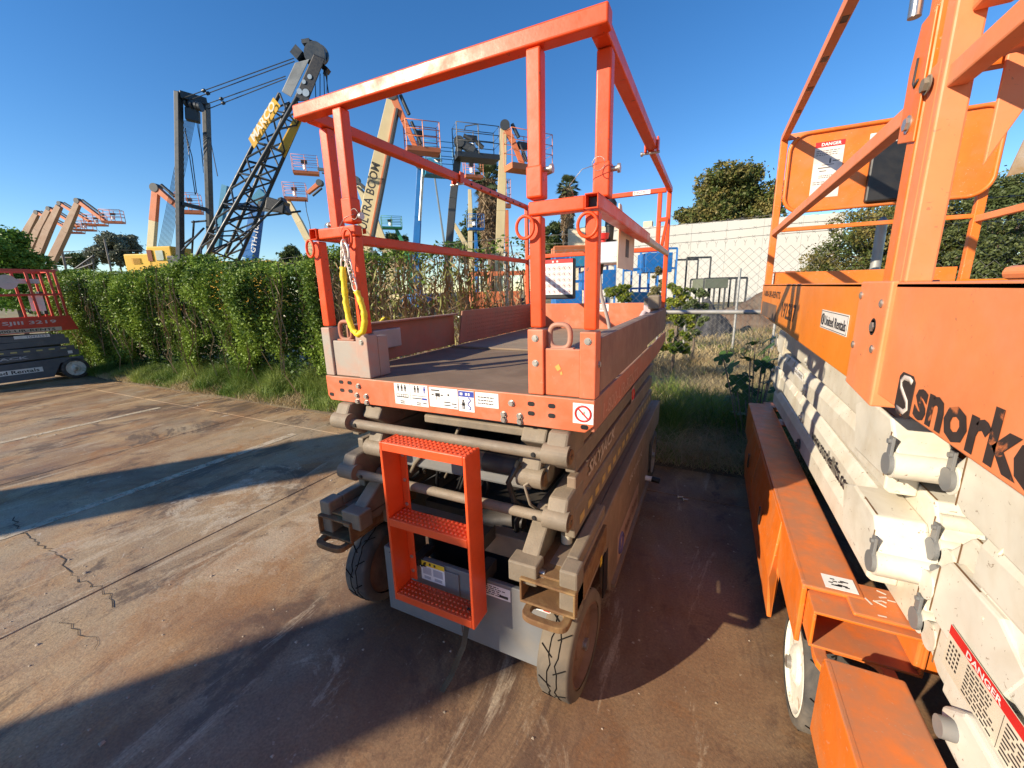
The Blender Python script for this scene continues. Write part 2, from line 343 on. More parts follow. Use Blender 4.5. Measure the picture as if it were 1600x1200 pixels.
for i in range(n_):
    k = len(V); s_ = sz[i]*(1 if rng.random() < .93 else 2.2); V += [(px_[i]+s_*a, py_[i]+s_*b_, s_*c*.8+.001) for a, b_, c in ((-1, -.6, 0), (.9, -.8, 0), (.6, .9, 0), (-.7, .8, 0), (.1, .1, 1.1))]; F += [(k, k+1, k+4), (k+1, k+2, k+4), (k+2, k+3, k+4), (k+3, k, k+4)]
tag(fast('grit', V, F, mat('pale_grit', (.42, .34, .25), .9, var=.5, scale=30)), kind='stuff')
# dirt verge with uneven top
nx, ny = 160, 14
gx = np.linspace(-24, 8, nx); gy = np.linspace(3.62, 5.2, ny)
V = []; 
for j, y in enumerate(gy):
    for i, x in enumerate(gx):
        e = (y-3.62)/.75
        z = -.01+.10*min(1, e)*(.6+.5*math.sin(x*2.1+1)*math.sin(y*3+x))+ .03*rng.random()*(j > 0)
        V.append((x, y if j else y+.03*math.sin(x*7), z if y < 5.1 else -.05))
F = [(j*nx+i, j*nx+i+1, (j+1)*nx+i+1, (j+1)*nx+i) for j in range(ny-1) for i in range(nx-1)]
tag(fast('dirt_verge', V, F, SOIL), kind='structure')
# ------------------------------------------------------------------ centre scissor lift
XL, XR, YF, YB, ZD = -1.571, -.320, 1.263, 3.514, 1.222
def wheel(parent, xo, y, r, w, sgn, tyre=RUB, rim=WRM, lug=True, holes=0, steer=0, rimr=.78, dish=.03, hub=CHR):
    """solid tyre with a dished rim; xo = outer face, sgn = outward direction"""
    c, s_ = math.cos(steer), math.sin(steer); ctr = Vector((xo-sgn*w/2, y, r))
    def T(p): v = Vector(p)-ctr; return ctr+Vector((v.x*c-v.y*s_, v.x*s_+v.y*c, v.z))
    def add(name, mb, m_, par, **k): mb.v = [T(v) for v in mb.v]; return mb.build(name, m_, par, **k)
    n = 48; t = MB(); prof = [(0, rimr*r), (0, r*.955), (.012, r), (w-.012, r), (w, r*.955), (w, rimr*r)]
    vs = []
    for d, q in prof:
        vs += [(xo-sgn*d, y+q*math.cos(2*math.pi*i/n), r+q*math.sin(2*math.pi*i/n)) for i in range(n)]
    fs = [(a*n+i, a*n+(i+1) % n, (a+1)*n+(i+1) % n, (a+1)*n+i) for a in range(len(prof)-1) for i in range(n)]
    if sgn < 0: fs = [f[::-1] for f in fs]
    t.add(vs, fs, True)
    ty = add('tyre', t, tyre, parent)
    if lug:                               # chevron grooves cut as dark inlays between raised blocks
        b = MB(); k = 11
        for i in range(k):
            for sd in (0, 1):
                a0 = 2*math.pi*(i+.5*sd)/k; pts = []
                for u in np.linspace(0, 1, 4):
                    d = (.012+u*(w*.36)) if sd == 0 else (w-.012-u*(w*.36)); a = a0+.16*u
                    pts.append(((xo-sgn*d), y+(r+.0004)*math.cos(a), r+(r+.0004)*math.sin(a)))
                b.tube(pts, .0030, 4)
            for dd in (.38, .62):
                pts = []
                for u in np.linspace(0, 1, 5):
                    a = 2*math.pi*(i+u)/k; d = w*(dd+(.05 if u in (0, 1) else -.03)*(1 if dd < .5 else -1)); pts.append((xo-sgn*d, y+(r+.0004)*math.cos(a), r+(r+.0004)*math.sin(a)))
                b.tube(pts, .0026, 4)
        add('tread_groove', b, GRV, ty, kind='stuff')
    rb = MB(); prof = [(.004, rimr*r*1.01), (.0, rimr*r*.94), (dish, rimr*r*.86), (dish, .35*r), (dish-.012, .30*r), (dish-.02, .18*r), (dish-.02, 0.001)]
    vs = []
    for d, q in prof: vs += [(xo-sgn*d, y+q*math.cos(2*math.pi*i/n), r+q*math.sin(2*math.pi*i/n)) for i in range(n)]
    fs = [(a*n+i, a*n+(i+1) % n, (a+1)*n+(i+1) % n, (a+1)*n+i) for a in range(len(prof)-1) for i in range(n)]
    if sgn < 0: fs = [f[::-1] for f in fs]
    rb.add(vs, fs, False); rb.cyl((xo-sgn*(w*.9), y, r), (xo-sgn*(dish+.01), y, r), rimr*r*.99, 32)
    rm = add('rim', rb, rim, parent)
    if holes:
        b = MB()
        for i in range(holes):
            a = 2*math.pi*i/holes; q = rimr*r*.66; b.cyl((xo-sgn*(dish-.001), y+q*math.cos(a), r+q*math.sin(a)), (xo-sgn*(dish+.004), y+q*math.cos(a), r+q*math.sin(a)), .014, 10)
        add('rim_hole', b, BLK, rm)
    b = MB(); b.cyl((xo-sgn*dish, y, r), (xo-sgn*(dish-.035), y, r), .022, 8); add('hub_nut', b, hub, rm)
    return ty
CL = empty('scissor_lift', ((XL+XR)/2, 2.39, 0), 'dusty orange and grey scissor lift with a red ladder in the middle of the yard', 'scissor lift', 'parked scissor lifts')
def B_(): return MB()
# --- chassis
for sd in (1, -1):
    def MX(x): return x if sd == 1 else XL+XR-x
    prof = [(1.16, .46), (1.16, .60), (1.20, .615), (3.60, .615), (3.63, .59), (3.63, .44), (3.57, .40), (3.52, .42), (3.10, .42), (3.04, .30), (3.00, .13), (1.72, .13), (1.67, .33), (1.60, .43), (1.28, .43), (1.24, .46)]
    b = B_(); b.prism(prof, 'x', MX(-.392), MX(-.345)); fr = b.build('side_frame', GRB if sd == 1 else GRD, CL, bevel=.006)
    b = B_(); b.box((MX(-.46), 1.20, .585), (MX(-.392), 3.60, .612)); b.build('frame_top_flange', GRB, CL, bevel=.003)
    b = B_(); b.box((MX(-.345), 1.75, .13), (MX(-.325), 2.98, .15)); b.build('lower_rib', GRB, CL)
    if sd == 1:
        for y in (1.58, 3.02):
            b = B_(); b.box((-.350, y, .20), (-.3435, y+.07, .42)); b.build('frame_slot', BLK, CL)
    wheel(CL, MX(-.345), 1.31 if sd == 1 else 1.385, .205, .125, sd, tyre=RUBT if sd == 1 else RUB, rim=WRM, holes=18 if sd < 0 else 0, steer=-.05*sd)
    wheel(CL, MX(-.345), 3.36, .205, .125, sd, rim=mat('pale_rusty_wheel', (.30, .25, .19), .7, dirt=(.16, .11, .07), amt=.7, scale=9) if sd == 1 else WRM)
    # corner: rusty ledge, pocket and tie loop
    b = B_(); b.box((MX(-.56), 1.13, .602), (MX(-.395), 1.62, .611)); b.build('corner_ledge', RUS, CL, bevel=.002)
    b = B_(); b.rect_tube('y', (min(MX(-.535), MX(-.33)), .500), (max(MX(-.535), MX(-.33)), .598), 1.10, 1.55, .009); b.build('fork_pocket', RUS, CL, bevel=.004)
    b = B_(); b.box((MX(-.395), 1.12, .47), (MX(-.33), 1.20, .66)); b.box((MX(-.395), 1.2, .612), (MX(-.35), 1.6, .66)); b.build('corner_bracket', GRD, CL, bevel=.007)
    b = B_(); pts = []
    for i in range(24):
        a = 2*math.pi*i/24; e = lambda v: math.copysign(abs(v)**.55, v)
        pts.append((MX(-.43)+e(math.cos(a))*.085, 1.10+e(math.sin(a))*.052))
    inn = [(MX(-.43)+(p[0]-MX(-.43))*.68, 1.10+(p[1]-1.10)*.50) for p in pts]; n = 24
    vs = [(*p, .472) for p in pts]+[(*p, .472) for p in inn]+[(*p, .495) for p in pts]+[(*p, .495) for p in inn]; fs = []
    for i in range(n):
        j = (i+1) % n; fs += [(i, n+i, n+j, j), (2*n+i, 2*n+j, 3*n+j, 3*n+i), (i, j, 2*n+j, 2*n+i), (n+i, 3*n+i, 3*n+j, n+j)]
    b.add(vs, fs); b.build('tie_loop', RUS, CL, bevel=.003)
b = B_(); b.box((-1.36, 1.30, .50), (-.535, 1.36, .60)); b.build('cross_member', GRB, CL, bevel=.004)
b = B_(); b.box((-1.30, 3.55, .20), (-.59, 3.60, .58)); b.build('cross_member', GRB, CL, bevel=.004)
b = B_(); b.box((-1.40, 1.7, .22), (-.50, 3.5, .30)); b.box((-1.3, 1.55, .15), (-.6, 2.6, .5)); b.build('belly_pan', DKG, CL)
# front grey battery box
FX0, FX1 = -1.285, -.455
b = B_(); b.box((FX0, 1.215, .105), (FX1, 1.235, .44)); b.box((FX0, 1.235, .105), (FX1, 1.50, .12)); b.box((FX0, 1.235, .12), (FX0+.01, 1.50, .44)); b.box((FX1-.01, 1.235, .12), (FX1, 1.50, .44)); b.box((FX0+.03, 1.208, .13), (-.87, 1.215, .42))
b.build('front_panel', GRY, CL, bevel=.004)
o = decal((-1.065, 1.208, .345), X_, Z_, .125, .095, WHP, CL); patch([(0, .072, .125, .095)], (-1.065, 1.208, .345), X_, Z_, YEL, o)
patch([(.01, .03, .055, .065), (.065, .03, .115, .065), (.015, .008, .05, .022), (.07, .008, .11, .022)], (-1.065, 1.208, .345), X_, Z_, mat('faint_print', (.42, .42, .45), .6), o); patch([(.02, .078, .03, .09), (.045, .078, .055, .09), (.07, .078, .08, .09)], (-1.065, 1.208, .345), X_, Z_, INK, o, proud=.003)
o = decal((-.80, 1.215, .37), X_, Z_, .17, .055, WHP, CL); patch(text_lines(.006, .045, .15, 5, .009, .004, 1)+[(.12, .008, .16, .02)], (-.80, 1.215, .37), X_, Z_, INK, o)
o = decal((-1.09, 1.208, .405), X_, Z_, .055, .03, WHP, CL); patch([(.005, .005, .015, .024), (.02, .005, .03, .024), (.038, .005, .048, .024)], (-1.09, 1.208, .405), X_, Z_, INK, o)
o = decal((-.52, 1.215, .38), X_, Z_, .06, .045, WHP, CL); patch([(.03, .004, .056, .02)], (-.52, 1.215, .38), X_, Z_, RED, o)
b = B_(); b.tube([(-.78, 1.13, .36), (-.80, 1.10, .20), (-.84, 1.06, .08), (-.87, 1.03, .015)], .003, 4); b.v = [(v[0]+(.02 if i % 2 else -.0), v[1], v[2]) for i, v in enumerate(b.v)]; b.build('ground_strap', BLK, CL)
# --- boarding ladder
LX0, LX1, LY0, LY1, LZ0, LZ1 = -1.115, -.722, 1.085, 1.185, .315, 1.025
for x in (LX0, LX1-.012):
    b = B_(); b.box((x, LY0, LZ0), (x+.012, LY1, LZ1)); q = .034 if x == LX0 else -.034
    b.box((x+(.012 if q > 0 else 0), LY1-.008, LZ0+.04), (x+(.012 if q > 0 else 0)+q, LY1, LZ1-.05)); sr = b.build('ladder_side', LAD, CL, bevel=.003)
    if q > 0:
        for z in (.40, .47, .60, .72, .83, .94): bolt(sr, (x+.030, LY1-.008, z), (0, -1, 0), .006, .004)
step0 = None
for z in (LZ1, .70, LZ0+.036):
    b = B_(); b.box((LX0+.0125, LY0, z-.034), (LX1-.0125, LY0+.005, z)); b.box((LX0+.0125, LY0+.005, z-.005), (LX1-.0125, LY1-.009, z)); st = b.build('step', LAD, CL, bevel=.002)
    b = B_()
    for i in range(19):
        for j in range(4):
            x = LX0+.028+i*.0198; y = LY0+.016+j*.021; b.cyl((x, y, z+.0002), (x, y, z+.005), .0068, 6, r1=.0035)
    b.build('grip_dimples', LAD, st, kind='stuff')
for z in (.42, .58):
    b = B_(); b.box((-1.10, 1.188, z), (-1.06, 1.30, z+.03)); b.build('ladder_bracket', BLK, CL)
    b = B_(); b.box((-.78, 1.188, z), (-.735, 1.30, z+.06)); b.build('ladder_bracket', DKG, CL)
# --- scissor stack
zs = [(.665, .790), (.795, .905), (.930, 1.005), (1.010, 1.092)]
for sd in (1, -1):
    def MX(x): return x if sd == 1 else XL+XR-x
    for k, (z0, z1) in enumerate(zs):
        f0 = 1.30+.02*(k % 2); b = B_()
        drop = .035
        b.prism([(f0, z0), (f0, z1), (3.42, z1-drop), (3.42, z0-drop*.5)], 'x', MX(-.435), MX(-.395-.004*(k % 2)))
        arm = b.build('scissor_arm', GRD if k % 2 == 0 else GRB if sd == 1 else GRD, CL, bevel=.006)
    for zc in (1.028, .782):            # knuckle ends of the outer arms with their pin bosses
        b = B_(); b.prism([(1.20, zc+.012), (1.235, zc+.075), (1.42, zc+.085), (1.42, zc-.075), (1.30, zc-.085), (1.25, zc-.05), (1.215, zc-.03)], 'x', MX(-.475), MX(-.398)); kn = b.build('arm_knuckle', GRD, CL, bevel=.010)
        b = B_(); b.cyl((MX(-.485), 1.222, zc), (MX(-.392), 1.222, zc), .037, 20); b.build('pin_boss', GRD, kn, bevel=.002)
        b = B_(); b.cyl((MX(-.392), 1.222, zc), (MX(-.386), 1.222, zc), .026, 16); b.cyl((MX(-.388), 1.222, zc), (MX(-.380), 1.222, zc), .009, 8); b.build('pivot_pin', RUS if sd == 1 else GRD, kn)
    # inner arm with its knuckle, set further back
    b = B_(); b.prism([(1.27, .93), (1.30, .99), (3.3, .95), (3.3, .82), (1.34, .82), (1.28, .86)], 'x', MX(-.60), MX(-.52)); kn = b.build('inner_arm', GRD, CL, bevel=.010)
    b = B_(); b.cyl((MX(-.61), 1.285, .895), (MX(-.51), 1.285, .895), .040, 20); b.build('pin_boss', GRD, kn, bevel=.002)
    b = B_(); b.cyl((MX(-.51), 1.285, .895), (MX(-.503), 1.285, .895), .028, 16); b.build('pivot_pin', RUS, kn)
    b = B_(); b.prism([(1.27, 1.04), (1.30, 1.085), (3.3, 1.07), (3.3, .99), (1.34, .99)], 'x', MX(-.60), MX(-.50)); b.build('inner_arm', GRD, CL, bevel=.008)
    # lower link down to the chassis
    b = B_(); b.prism([(1.14, .58), (1.14, .62), (1.34, .76), (3.2, .73), (3.2, .65), (1.40, .645), (1.26, .56)], 'x', MX(-.56), MX(-.49)); kn = b.build('lower_arm', GRD, CL, bevel=.008)
    b = B_(); b.box((MX(-.585), 1.115, .565), (MX(-.475), 1.19, .645)); b.build('link_block', GRD, kn, bevel=.006)
    b = B_(); b.cyl((MX(-.475), 1.15, .60), (MX(-.455), 1.15, .60), .017, 12); b.build('link_pin', CHR, kn)
    b = B_(); b.cyl((MX(-.44), 1.34, .655), (MX(-.44), 1.34, .617), .022, 14); b.build('rubber_stop', CRM, CL)
for (z, y, r, x0, x1) in ((1.018, 1.232, .021, -1.405, -.487), (.772, 1.232, .020, -1.405, -.487)):
    b = B_(); b.cyl((x0, y, z), (x1, y, z), r, 18); t = b.build('cross_tube', GRD, CL)
    for x in (x0+.03, x1-.035): bolt(t, (x, y-.02, z), (0, -1, 0), .007, .005, m_=BLK)
b = B_(); b.cyl((-1.30, 1.33, .905), (-.50, 1.33, .905), .037, 20); b.build('cross_tube', GRD, CL)
b = B_(); b.cyl((-.78, 1.325, .905), (-.63, 1.325, .905), .040, 20); b.build('tube_sleeve', DKG, CL)
b = B_(); b.box((-1.26, 1.36, .79), (-.60, 1.44, .865)); b.build('cross_beam', GRY, CL, bevel=.012)
b = B_(); b.prism([(1.30, 1.045), (1.30, 1.075), (1.36, 1.095), (1.46, 1.09), (1.46, 1.04)], 'x', -1.06, -.55); b.build('cross_channel', GRD, CL, bevel=.004)
# hydraulics, hoses and shadowed machinery between the arms
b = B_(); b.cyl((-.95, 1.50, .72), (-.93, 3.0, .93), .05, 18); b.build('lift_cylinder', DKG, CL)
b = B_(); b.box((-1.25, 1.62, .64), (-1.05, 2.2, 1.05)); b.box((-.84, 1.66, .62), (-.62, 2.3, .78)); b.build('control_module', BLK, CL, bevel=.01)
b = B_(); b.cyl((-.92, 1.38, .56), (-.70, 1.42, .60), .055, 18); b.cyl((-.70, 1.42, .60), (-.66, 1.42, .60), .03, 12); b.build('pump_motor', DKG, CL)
rh = random.Random(12)
for k in range(9):
    x = -1.20+.045*k+rh.uniform(-.02, .02); y = 1.40+rh.uniform(-.03, .08); z = .70+rh.uniform(-.06, .06)
    pts = [(x+.30*math.sin(a*.9+k*.3)*a/3, y+.03*math.sin(a*2+k), z+.22*math.sin(a*1.05)+.02*math.sin(3*a+k)) for a in np.linspace(0, 3.0, 16)]
    b = B_(); b.tube(pts, rh.choice((.006, .008, .010)), 8); b.build('hose', BLK if k % 3 else GRD, CL)
for k in (0, 3):
    x = -.60+.022*k; b = B_(); b.tube([(x, 1.26+.01*k, .96-.02*k), (x-.035, 1.235, .88), (x-.02, 1.25, .80), (x+.01, 1.28, .76), (x-.05, 1.33, .66), (x-.07, 1.36, .56)], .006 if k else .011, 8); b.build('hose', BLK if k < 1 else GRD, CL)
# side lettering
text('SKYJACK', (-.3945, 1.47, .825), Y_, Z_+Y_*.0, .075, LTG, CL, width=.50, bold=.02, shear=.25)
o = text('SKYJACK', (-.3445, 2.16, .475), Y_, Z_, .055, LTG, CL, width=.48, bold=.02, shear=.25)
b = B_()
for i in range(17): b.box((-.3945, 1.36+i*.118, .695), (-.3932, 1.36+i*.118+.062, .728))
b.build('hazard_checks', mat('dull_yellow_checks', (.50, .36, .12), .6, dirt=(.3, .22, .12), amt=.5), CL)
o = decal((-.345, 1.88, .165), Y_, Z_, .66, .165, mat('dusty_white_decal', (.42, .31, .24), .6, dirt=(.3, .2, .14), amt=.8), CL)
b = B_(); b.ring((-.342, 1.965, .247), Y_, Z_, .052, .052, .008, 20, 4); b.box((-.3432, 1.955, .215), (-.342, 1.975, .28)); b.build('logo_mark', mat('dusty_blue', (.10, .09, .22), .6), o)
text('United Rentals', (-.3432, 2.05, .215), Y_, Z_, .07, mat('dusty_ink', (.16, .10, .08), .6), o, width=.46, bold=.01)
o = decal((-.3945, 2.42, .90), Y_, Z_, .09, .09, mat('dusty_red_white', (.38, .28, .22), .6), CL); b = B_(); b.ring((-.392, 2.465, .945), Y_, Z_, .032, .032, .005, 18, 4); b.build('no_symbol', RED, o)
b = B_(); b.cyl((-.345, 2.90, .20), (-.30, 2.90, .20), .018, 12); b.build('charger_plug', WHP, CL); b = B_(); b.cyl((-.30, 2.90, .20), (-.245, 2.895, .195), .021, 12); b.build('plug_cap', BLK, CL)
b = B_(); b.box((-.3435, 1.50, .42), (-.342, 1.53, .48)); b.build('decal', YEL, CL)
# --- platform
P = CL
b = B_(); b.prism([(XL, 1.128), (XL+.018, 1.108), (XR-.03, 1.108), (XR, 1.135), (XR, ZD), (XL, ZD)], 'y', YF-.010, YF); fas = b.build('front_fascia', ORF, P, bevel=.003)
def slot(x, z): b = B_(); b.prism([(x-.013, z-.004), (x-.008, z-.008), (x+.008, z-.008), (x+.013, z-.004), (x+.013, z+.004), (x+.008, z+.008), (x-.008, z+.008), (x-.013, z+.004)], 'y', YF-.0112, YF-.0095); b.build('slot', BLK, fas)
for x in (-1.475, -1.423): slot(x, 1.198); slot(x, 1.160)
for x in (-.545, -.468): slot(x, 1.190); slot(x, 1.155)
slot(-1.545, 1.135); slot(-.352, 1.128)
for x, z in ((-1.37, 1.188), (-1.385, 1.145), (-1.33, 1.145), (-1.385, 1.118), (-1.33, 1.118), (-.622, 1.185), (-.655, 1.140), (-.590, 1.140), (-.655, 1.108+.012), (-.590, 1.108+.012)): bolt(fas, (x, YF-.010, z), (0, -1, 0), .0095, .010)
# front decals
yd = YF-.010
def pict(x, w, h, z0, seed, extra=None):
    o = decal((x, yd, z0), X_, Z_, w, h, WHP, fas); patch(extra or text_lines(.01, h-.02, w-.02, max(2, int(h/.012)-1), .012, .004, seed), (x, yd, z0), X_, Z_, INK, o); return o
def man(x, z, s=1): return [(x-.004*s, z, x-.001*s, z+.012*s), (x+.001*s, z, x+.004*s, z+.012*s), (x-.005*s, z+.011*s, x+.005*s, z+.022*s), (x-.003*s, z+.023*s, x+.003*s, z+.029*s)]
o = pict(-1.165, .082, .088, 1.130, 1, man(.022, .056)+man(.040, .056)+man(.058, .056)+[(.01, .030, .072, .034), (.01, .042, .072, .044)]+[(.01+i*.012, .030, .012+i*.012, .044) for i in range(6)]+[(.028, .012, .05, .016), (.028, .004, .05, .008)])
o = pict(-1.081, .088, .088, 1.130, 2, man(.024, .056)+man(.040, .056)+[(.008, .030, .058, .034), (.008, .042, .08, .044)]+[(.03, .012, .05, .016), (.03, .004, .05, .008), (.062, .012, .08, .016)]); patch(man(.072, .056)+[(.058, .028, .082, .036)], (-1.081, yd, 1.130), X_, Z_, BLU, o)
o = pict(-.986, .135, .080, 1.136, 3, [(.01, .066, .05, .071), (.012, .048, .022, .053), (.03, .044, .052, .058), (.056, .048, .066, .053), (.088, .05, .096, .058), (.034, .03, .036, .044), (.046, .03, .048, .044), (.07, .022, .10, .026), (.07, .010, .10, .014), (.105, .018, .128, .022), (.115, .006, .128, .009)])
o = decal((-.848, yd, 1.132), X_, Z_, .070, .082, WHP, fas); patch([(.001, .058, .069, .080)], (-.848, yd, 1.132), X_, Z_, BLU, o)
patch([(.008, .064, .02, .074), (.032, .064, .040, .074), (.044, .064, .052, .074)], (-.848, yd, 1.132), X_, Z_, WHP, o, proud=.003); patch(man(.022, .008, 1.3)+[(.006, .026, .038, .028)], (-.848, yd, 1.132), X_, Z_, INK, o); b = B_(); b.tube([(-.800+.006*math.sin(a*2.5), yd-.002, 1.14+a*.012) for a in np.linspace(0, 4, 16)], .0022, 4); b.build('scribble', BLU, o)
o = pict(-.772, .098, .056, 1.158, 5)
o = decal((-.392, yd, 1.140), X_, Z_, .070, .070, WHP, fas); b = B_(); b.ring((-.357, yd-.002, 1.175), X_, Z_, .026, .026, .0035, 28, 6); b.beam((-.375, yd-.002, 1.193), (-.339, yd-.002, 1.157), .004, .0045); b.build('prohibition_ring', RED, o); patch([(.03, .03, .034, .038), (.026, .022, .029, .026), (.036, .034, .042, .044)], (-.392, yd, 1.140), X_, Z_, mat('faint_green', (.3, .4, .3), .6), o)
# side skirts and deck
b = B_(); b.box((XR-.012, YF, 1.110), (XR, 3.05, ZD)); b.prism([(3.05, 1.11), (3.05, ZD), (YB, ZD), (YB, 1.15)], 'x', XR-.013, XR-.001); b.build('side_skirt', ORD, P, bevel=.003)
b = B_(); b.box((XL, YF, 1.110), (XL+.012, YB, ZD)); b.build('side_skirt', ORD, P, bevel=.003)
text('1-800-UR-RENTS', (XR, 1.38, 1.125), Y_, Z_, .055, mat('faint_white_letters', (.50, .27, .19), .6), P, width=.75)
b = B_(); b.box((XL+.012, YF, ZD-.03), (XR-.012, 2.22, ZD)); b.build('deck_plate', DCK, P)
b = B_(); b.box((XL+.06, 2.222, ZD-.02), (XR-.06, YB, ZD+.012)); b.build('extension_deck', DCK2, P, bevel=.003)
b = B_(); b.box((XL+.05, 2.20, ZD+.001), (XR-.05, 2.222, ZD+.014)); b.build('deck_seam', GRB, P, bevel=.002)
# right toe board (two overlapping panels), left toe board, far toe board
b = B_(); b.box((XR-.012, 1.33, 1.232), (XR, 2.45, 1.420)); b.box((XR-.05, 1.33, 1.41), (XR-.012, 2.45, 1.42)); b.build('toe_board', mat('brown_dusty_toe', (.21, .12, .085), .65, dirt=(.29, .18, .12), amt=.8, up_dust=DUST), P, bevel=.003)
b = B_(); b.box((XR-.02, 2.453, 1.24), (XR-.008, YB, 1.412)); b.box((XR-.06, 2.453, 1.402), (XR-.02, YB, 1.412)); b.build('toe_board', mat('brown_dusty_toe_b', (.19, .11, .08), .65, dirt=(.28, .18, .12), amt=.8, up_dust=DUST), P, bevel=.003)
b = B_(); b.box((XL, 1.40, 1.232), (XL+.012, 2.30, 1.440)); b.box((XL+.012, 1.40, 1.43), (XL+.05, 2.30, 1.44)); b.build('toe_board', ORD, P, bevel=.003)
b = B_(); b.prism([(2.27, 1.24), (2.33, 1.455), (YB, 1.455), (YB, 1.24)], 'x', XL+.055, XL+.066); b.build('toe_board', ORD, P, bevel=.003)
b = B_()
for i in range(40):
    for j in range(6): b.cyl((XL+.0665, 2.38+i*.028, 1.275+j*.028), (XL+.068, 2.38+i*.028, 1.275+j*.028), .006, 6)
b.build('pressed_dimples', ORD, P, kind='stuff')
b = B_(); b.box((XL+.06, YB-.012, 1.235), (XR-.02, YB, 1.455)); ft = b.build('far_toe_board', ORF, P, bevel=.003)
o = decal((-.875, YB-.012, 1.385), X_, Z_, .085, .06, WHP, ft); patch(text_lines(.006, .045, .07, 4, .011, .005, 6), (-.875, YB-.012, 1.385), X_, Z_, INK, o)
# corner sleeves and their infill panels
for (x0, x1, zt, m_) in ((XL, XL+.052, 1.44, SLV), (-1.365, -1.300, 1.41, SLV), (-.558, -.500, 1.45, ORF), (-.374, XR, 1.445, ORF)):
    b = B_(); b.box((x0, YF-.004, 1.224), (x1, YF+.058, zt)); s = b.build('post_sleeve', m_, P, bevel=.004)
    if x0 > -1.4: bolt(s, ((x0+x1)/2 - (.0 if x0 < -1 else .0), YF-.004, zt-.03), (0, -1, 0), .009, .006)
    if -.6 < x0 < -.5: bolt(s, ((x0+x1)/2, YF-.004, 1.335), (0, -1, 0), .009, .006)
bolt(P, (XR, 1.30, 1.335), (1, 0, 0), .009, .006)
b = B_(); b.box((XL+.0525, YF+.006, 1.224), (-1.3655, YF+.016, 1.382)); b.build('corner_panel', SLV, P, bevel=.003)
b = B_(); b.box((-1.340, YF+.06, 1.224), (-1.30, YF+.12, 1.40)); b.build('corner_panel', SLV, P, bevel=.003)
b = B_(); b.box((-.4995, YF+.006, 1.224), (-.3745, YF+.016, 1.386)); cp = b.build('corner_panel', ORF, P, bevel=.003)
b = B_(); b.prism([(-.462, 1.325), (-.448, 1.335), (-.440, 1.318), (-.452, 1.31)], 'y', YF+.0045, YF+.0062); b.prism([(-.444, 1.305), (-.437, 1.311), (-.434, 1.300), (-.441, 1.297)], 'y', YF+.0045, YF+.0062); b.build('paint_chip', mat('ochre_primer', (.62, .33, .08), .7), cp)
for cx, m_ in ((-1.452, ORD), (-.452, SLV)):   # lifting eyes
    b = B_(); b.ring((cx, YF+.03, 1.425), X_, Z_, .036, .040, .0095, 22, 8, .7); b.box((cx-.05, YF+.02, 1.372), (cx+.05, YF+.04, 1.388)); b.build('lifting_eye', m_ if cx < -1 else mat('rosy_dusty_steel', (.45, .20, .13), .6, dirt=(.3, .2, .15), amt=.6), P, bevel=.002)
b = B_(); b.box((XL+.013, 1.52, 1.30), (XL+.055, 1.72, 1.40)); o = b.build('document_box', mat('silver_box', (.42, .38, .36), .4, metal=.3, dirt=(.3, .26, .22), amt=.5), P, bevel=.005)
# guard rails
def post(x, y, z0, z1, w=.042, name='post', m_=ORG): b = B_(); b.box((x-w/2, y-w/2, z0), (x+w/2, y+w/2, z1)); return b.build(name, m_, P, bevel=.006, seg=3)
YP = YF+.026; XLp, XRp = XL+.026, XR-.024
post(XLp, YP, 1.445, 1.805); post(-1.333, YP, 1.415, 1.808); post(-.529, YP, 1.455, 1.808); post(XRp, YP, 1.45, 1.805)
post(-1.338, YP, 1.86, 2.272, .046); post(-.529, YP, 1.86, 2.272, .046)
post(-1.338, YP, 1.862, 1.955, .054, 'post_socket'); post(-.529, YP, 1.862, 1.955, .054, 'post_socket')
post(XLp, YP+.11, 1.862, 2.272, .046); post(XRp, YP+.105, 1.862, 2.272, .046); post(XRp, YP+.105, 1.862, 1.965, .054, 'post_socket')
def rail(p0, p1, w=.042, h=.042, name='rail', m_=ORG): b = B_(); b.beam(p0, p1, w, h); return b.build(name, m_, P, bevel=.006, seg=3)
rail((XL-.003, YP, 2.30), (XR+.012, YP, 2.30), .052, .05, 'front_top_rail')
rail((XLp, YP+.028, 2.298), (XLp, 2.42, 2.298), .046, .046, 'top_rail'); rail((XLp+.006, 2.425, 2.292), (XLp+.006, YB, 2.292), .030, .036, 'top_rail')
rail((XRp, YP+.028, 2.298), (XRp, 2.42, 2.298), .050, .046, 'top_rail'); rail((XRp-.006, 2.425, 2.292), (XRp-.006, YB, 2.292), .034, .038, 'top_rail')
for x in (XLp, XRp):
    b = B_(); b.box((x-.035, 2.395, 2.262), (x-.0265, 2.445, 2.33)); b.box((x+.0265, 2.395, 2.262), (x+.035, 2.445, 2.33)); o = b.build('rail_clip', ORG, P, bevel=.002)
    b = B_(); b.cyl((x-.05, 2.42, 2.262), (x+.04, 2.42, 2.262), .006, 10); b.cyl((x-.055, 2.42, 2.262), (x-.045, 2.42, 2.262), .011, 10); b.build('clip_pin', CHR, o)
    for k in range(7):
        bolt(o, (x+(.0215 if x < -1 else -.0215)+.0, 2.55+k*.13, 2.285), (1 if x < -1 else -1, 0, 0), .006, .0015, 'rail_hole', BLK)
rail((XLp+.022, YP, 1.832), (-1.31, YP, 1.832)); rail((-.552, YP, 1.832), (XRp-.022, YP, 1.832))
for x in (XLp, XRp):
    b = B_(); b.rect_tube('y', (x-.021, 1.811), (x+.021, 1.855), YF-.003, 2.36, .004); o = b.build('mid_rail', ORG, P, bevel=.0012, seg=1)
    b = B_(); b.box((x-.016, YF+.03, 1.817), (x+.016, YF+.034, 1.849)); b.build('tube_shadow_stop', BLK, o)
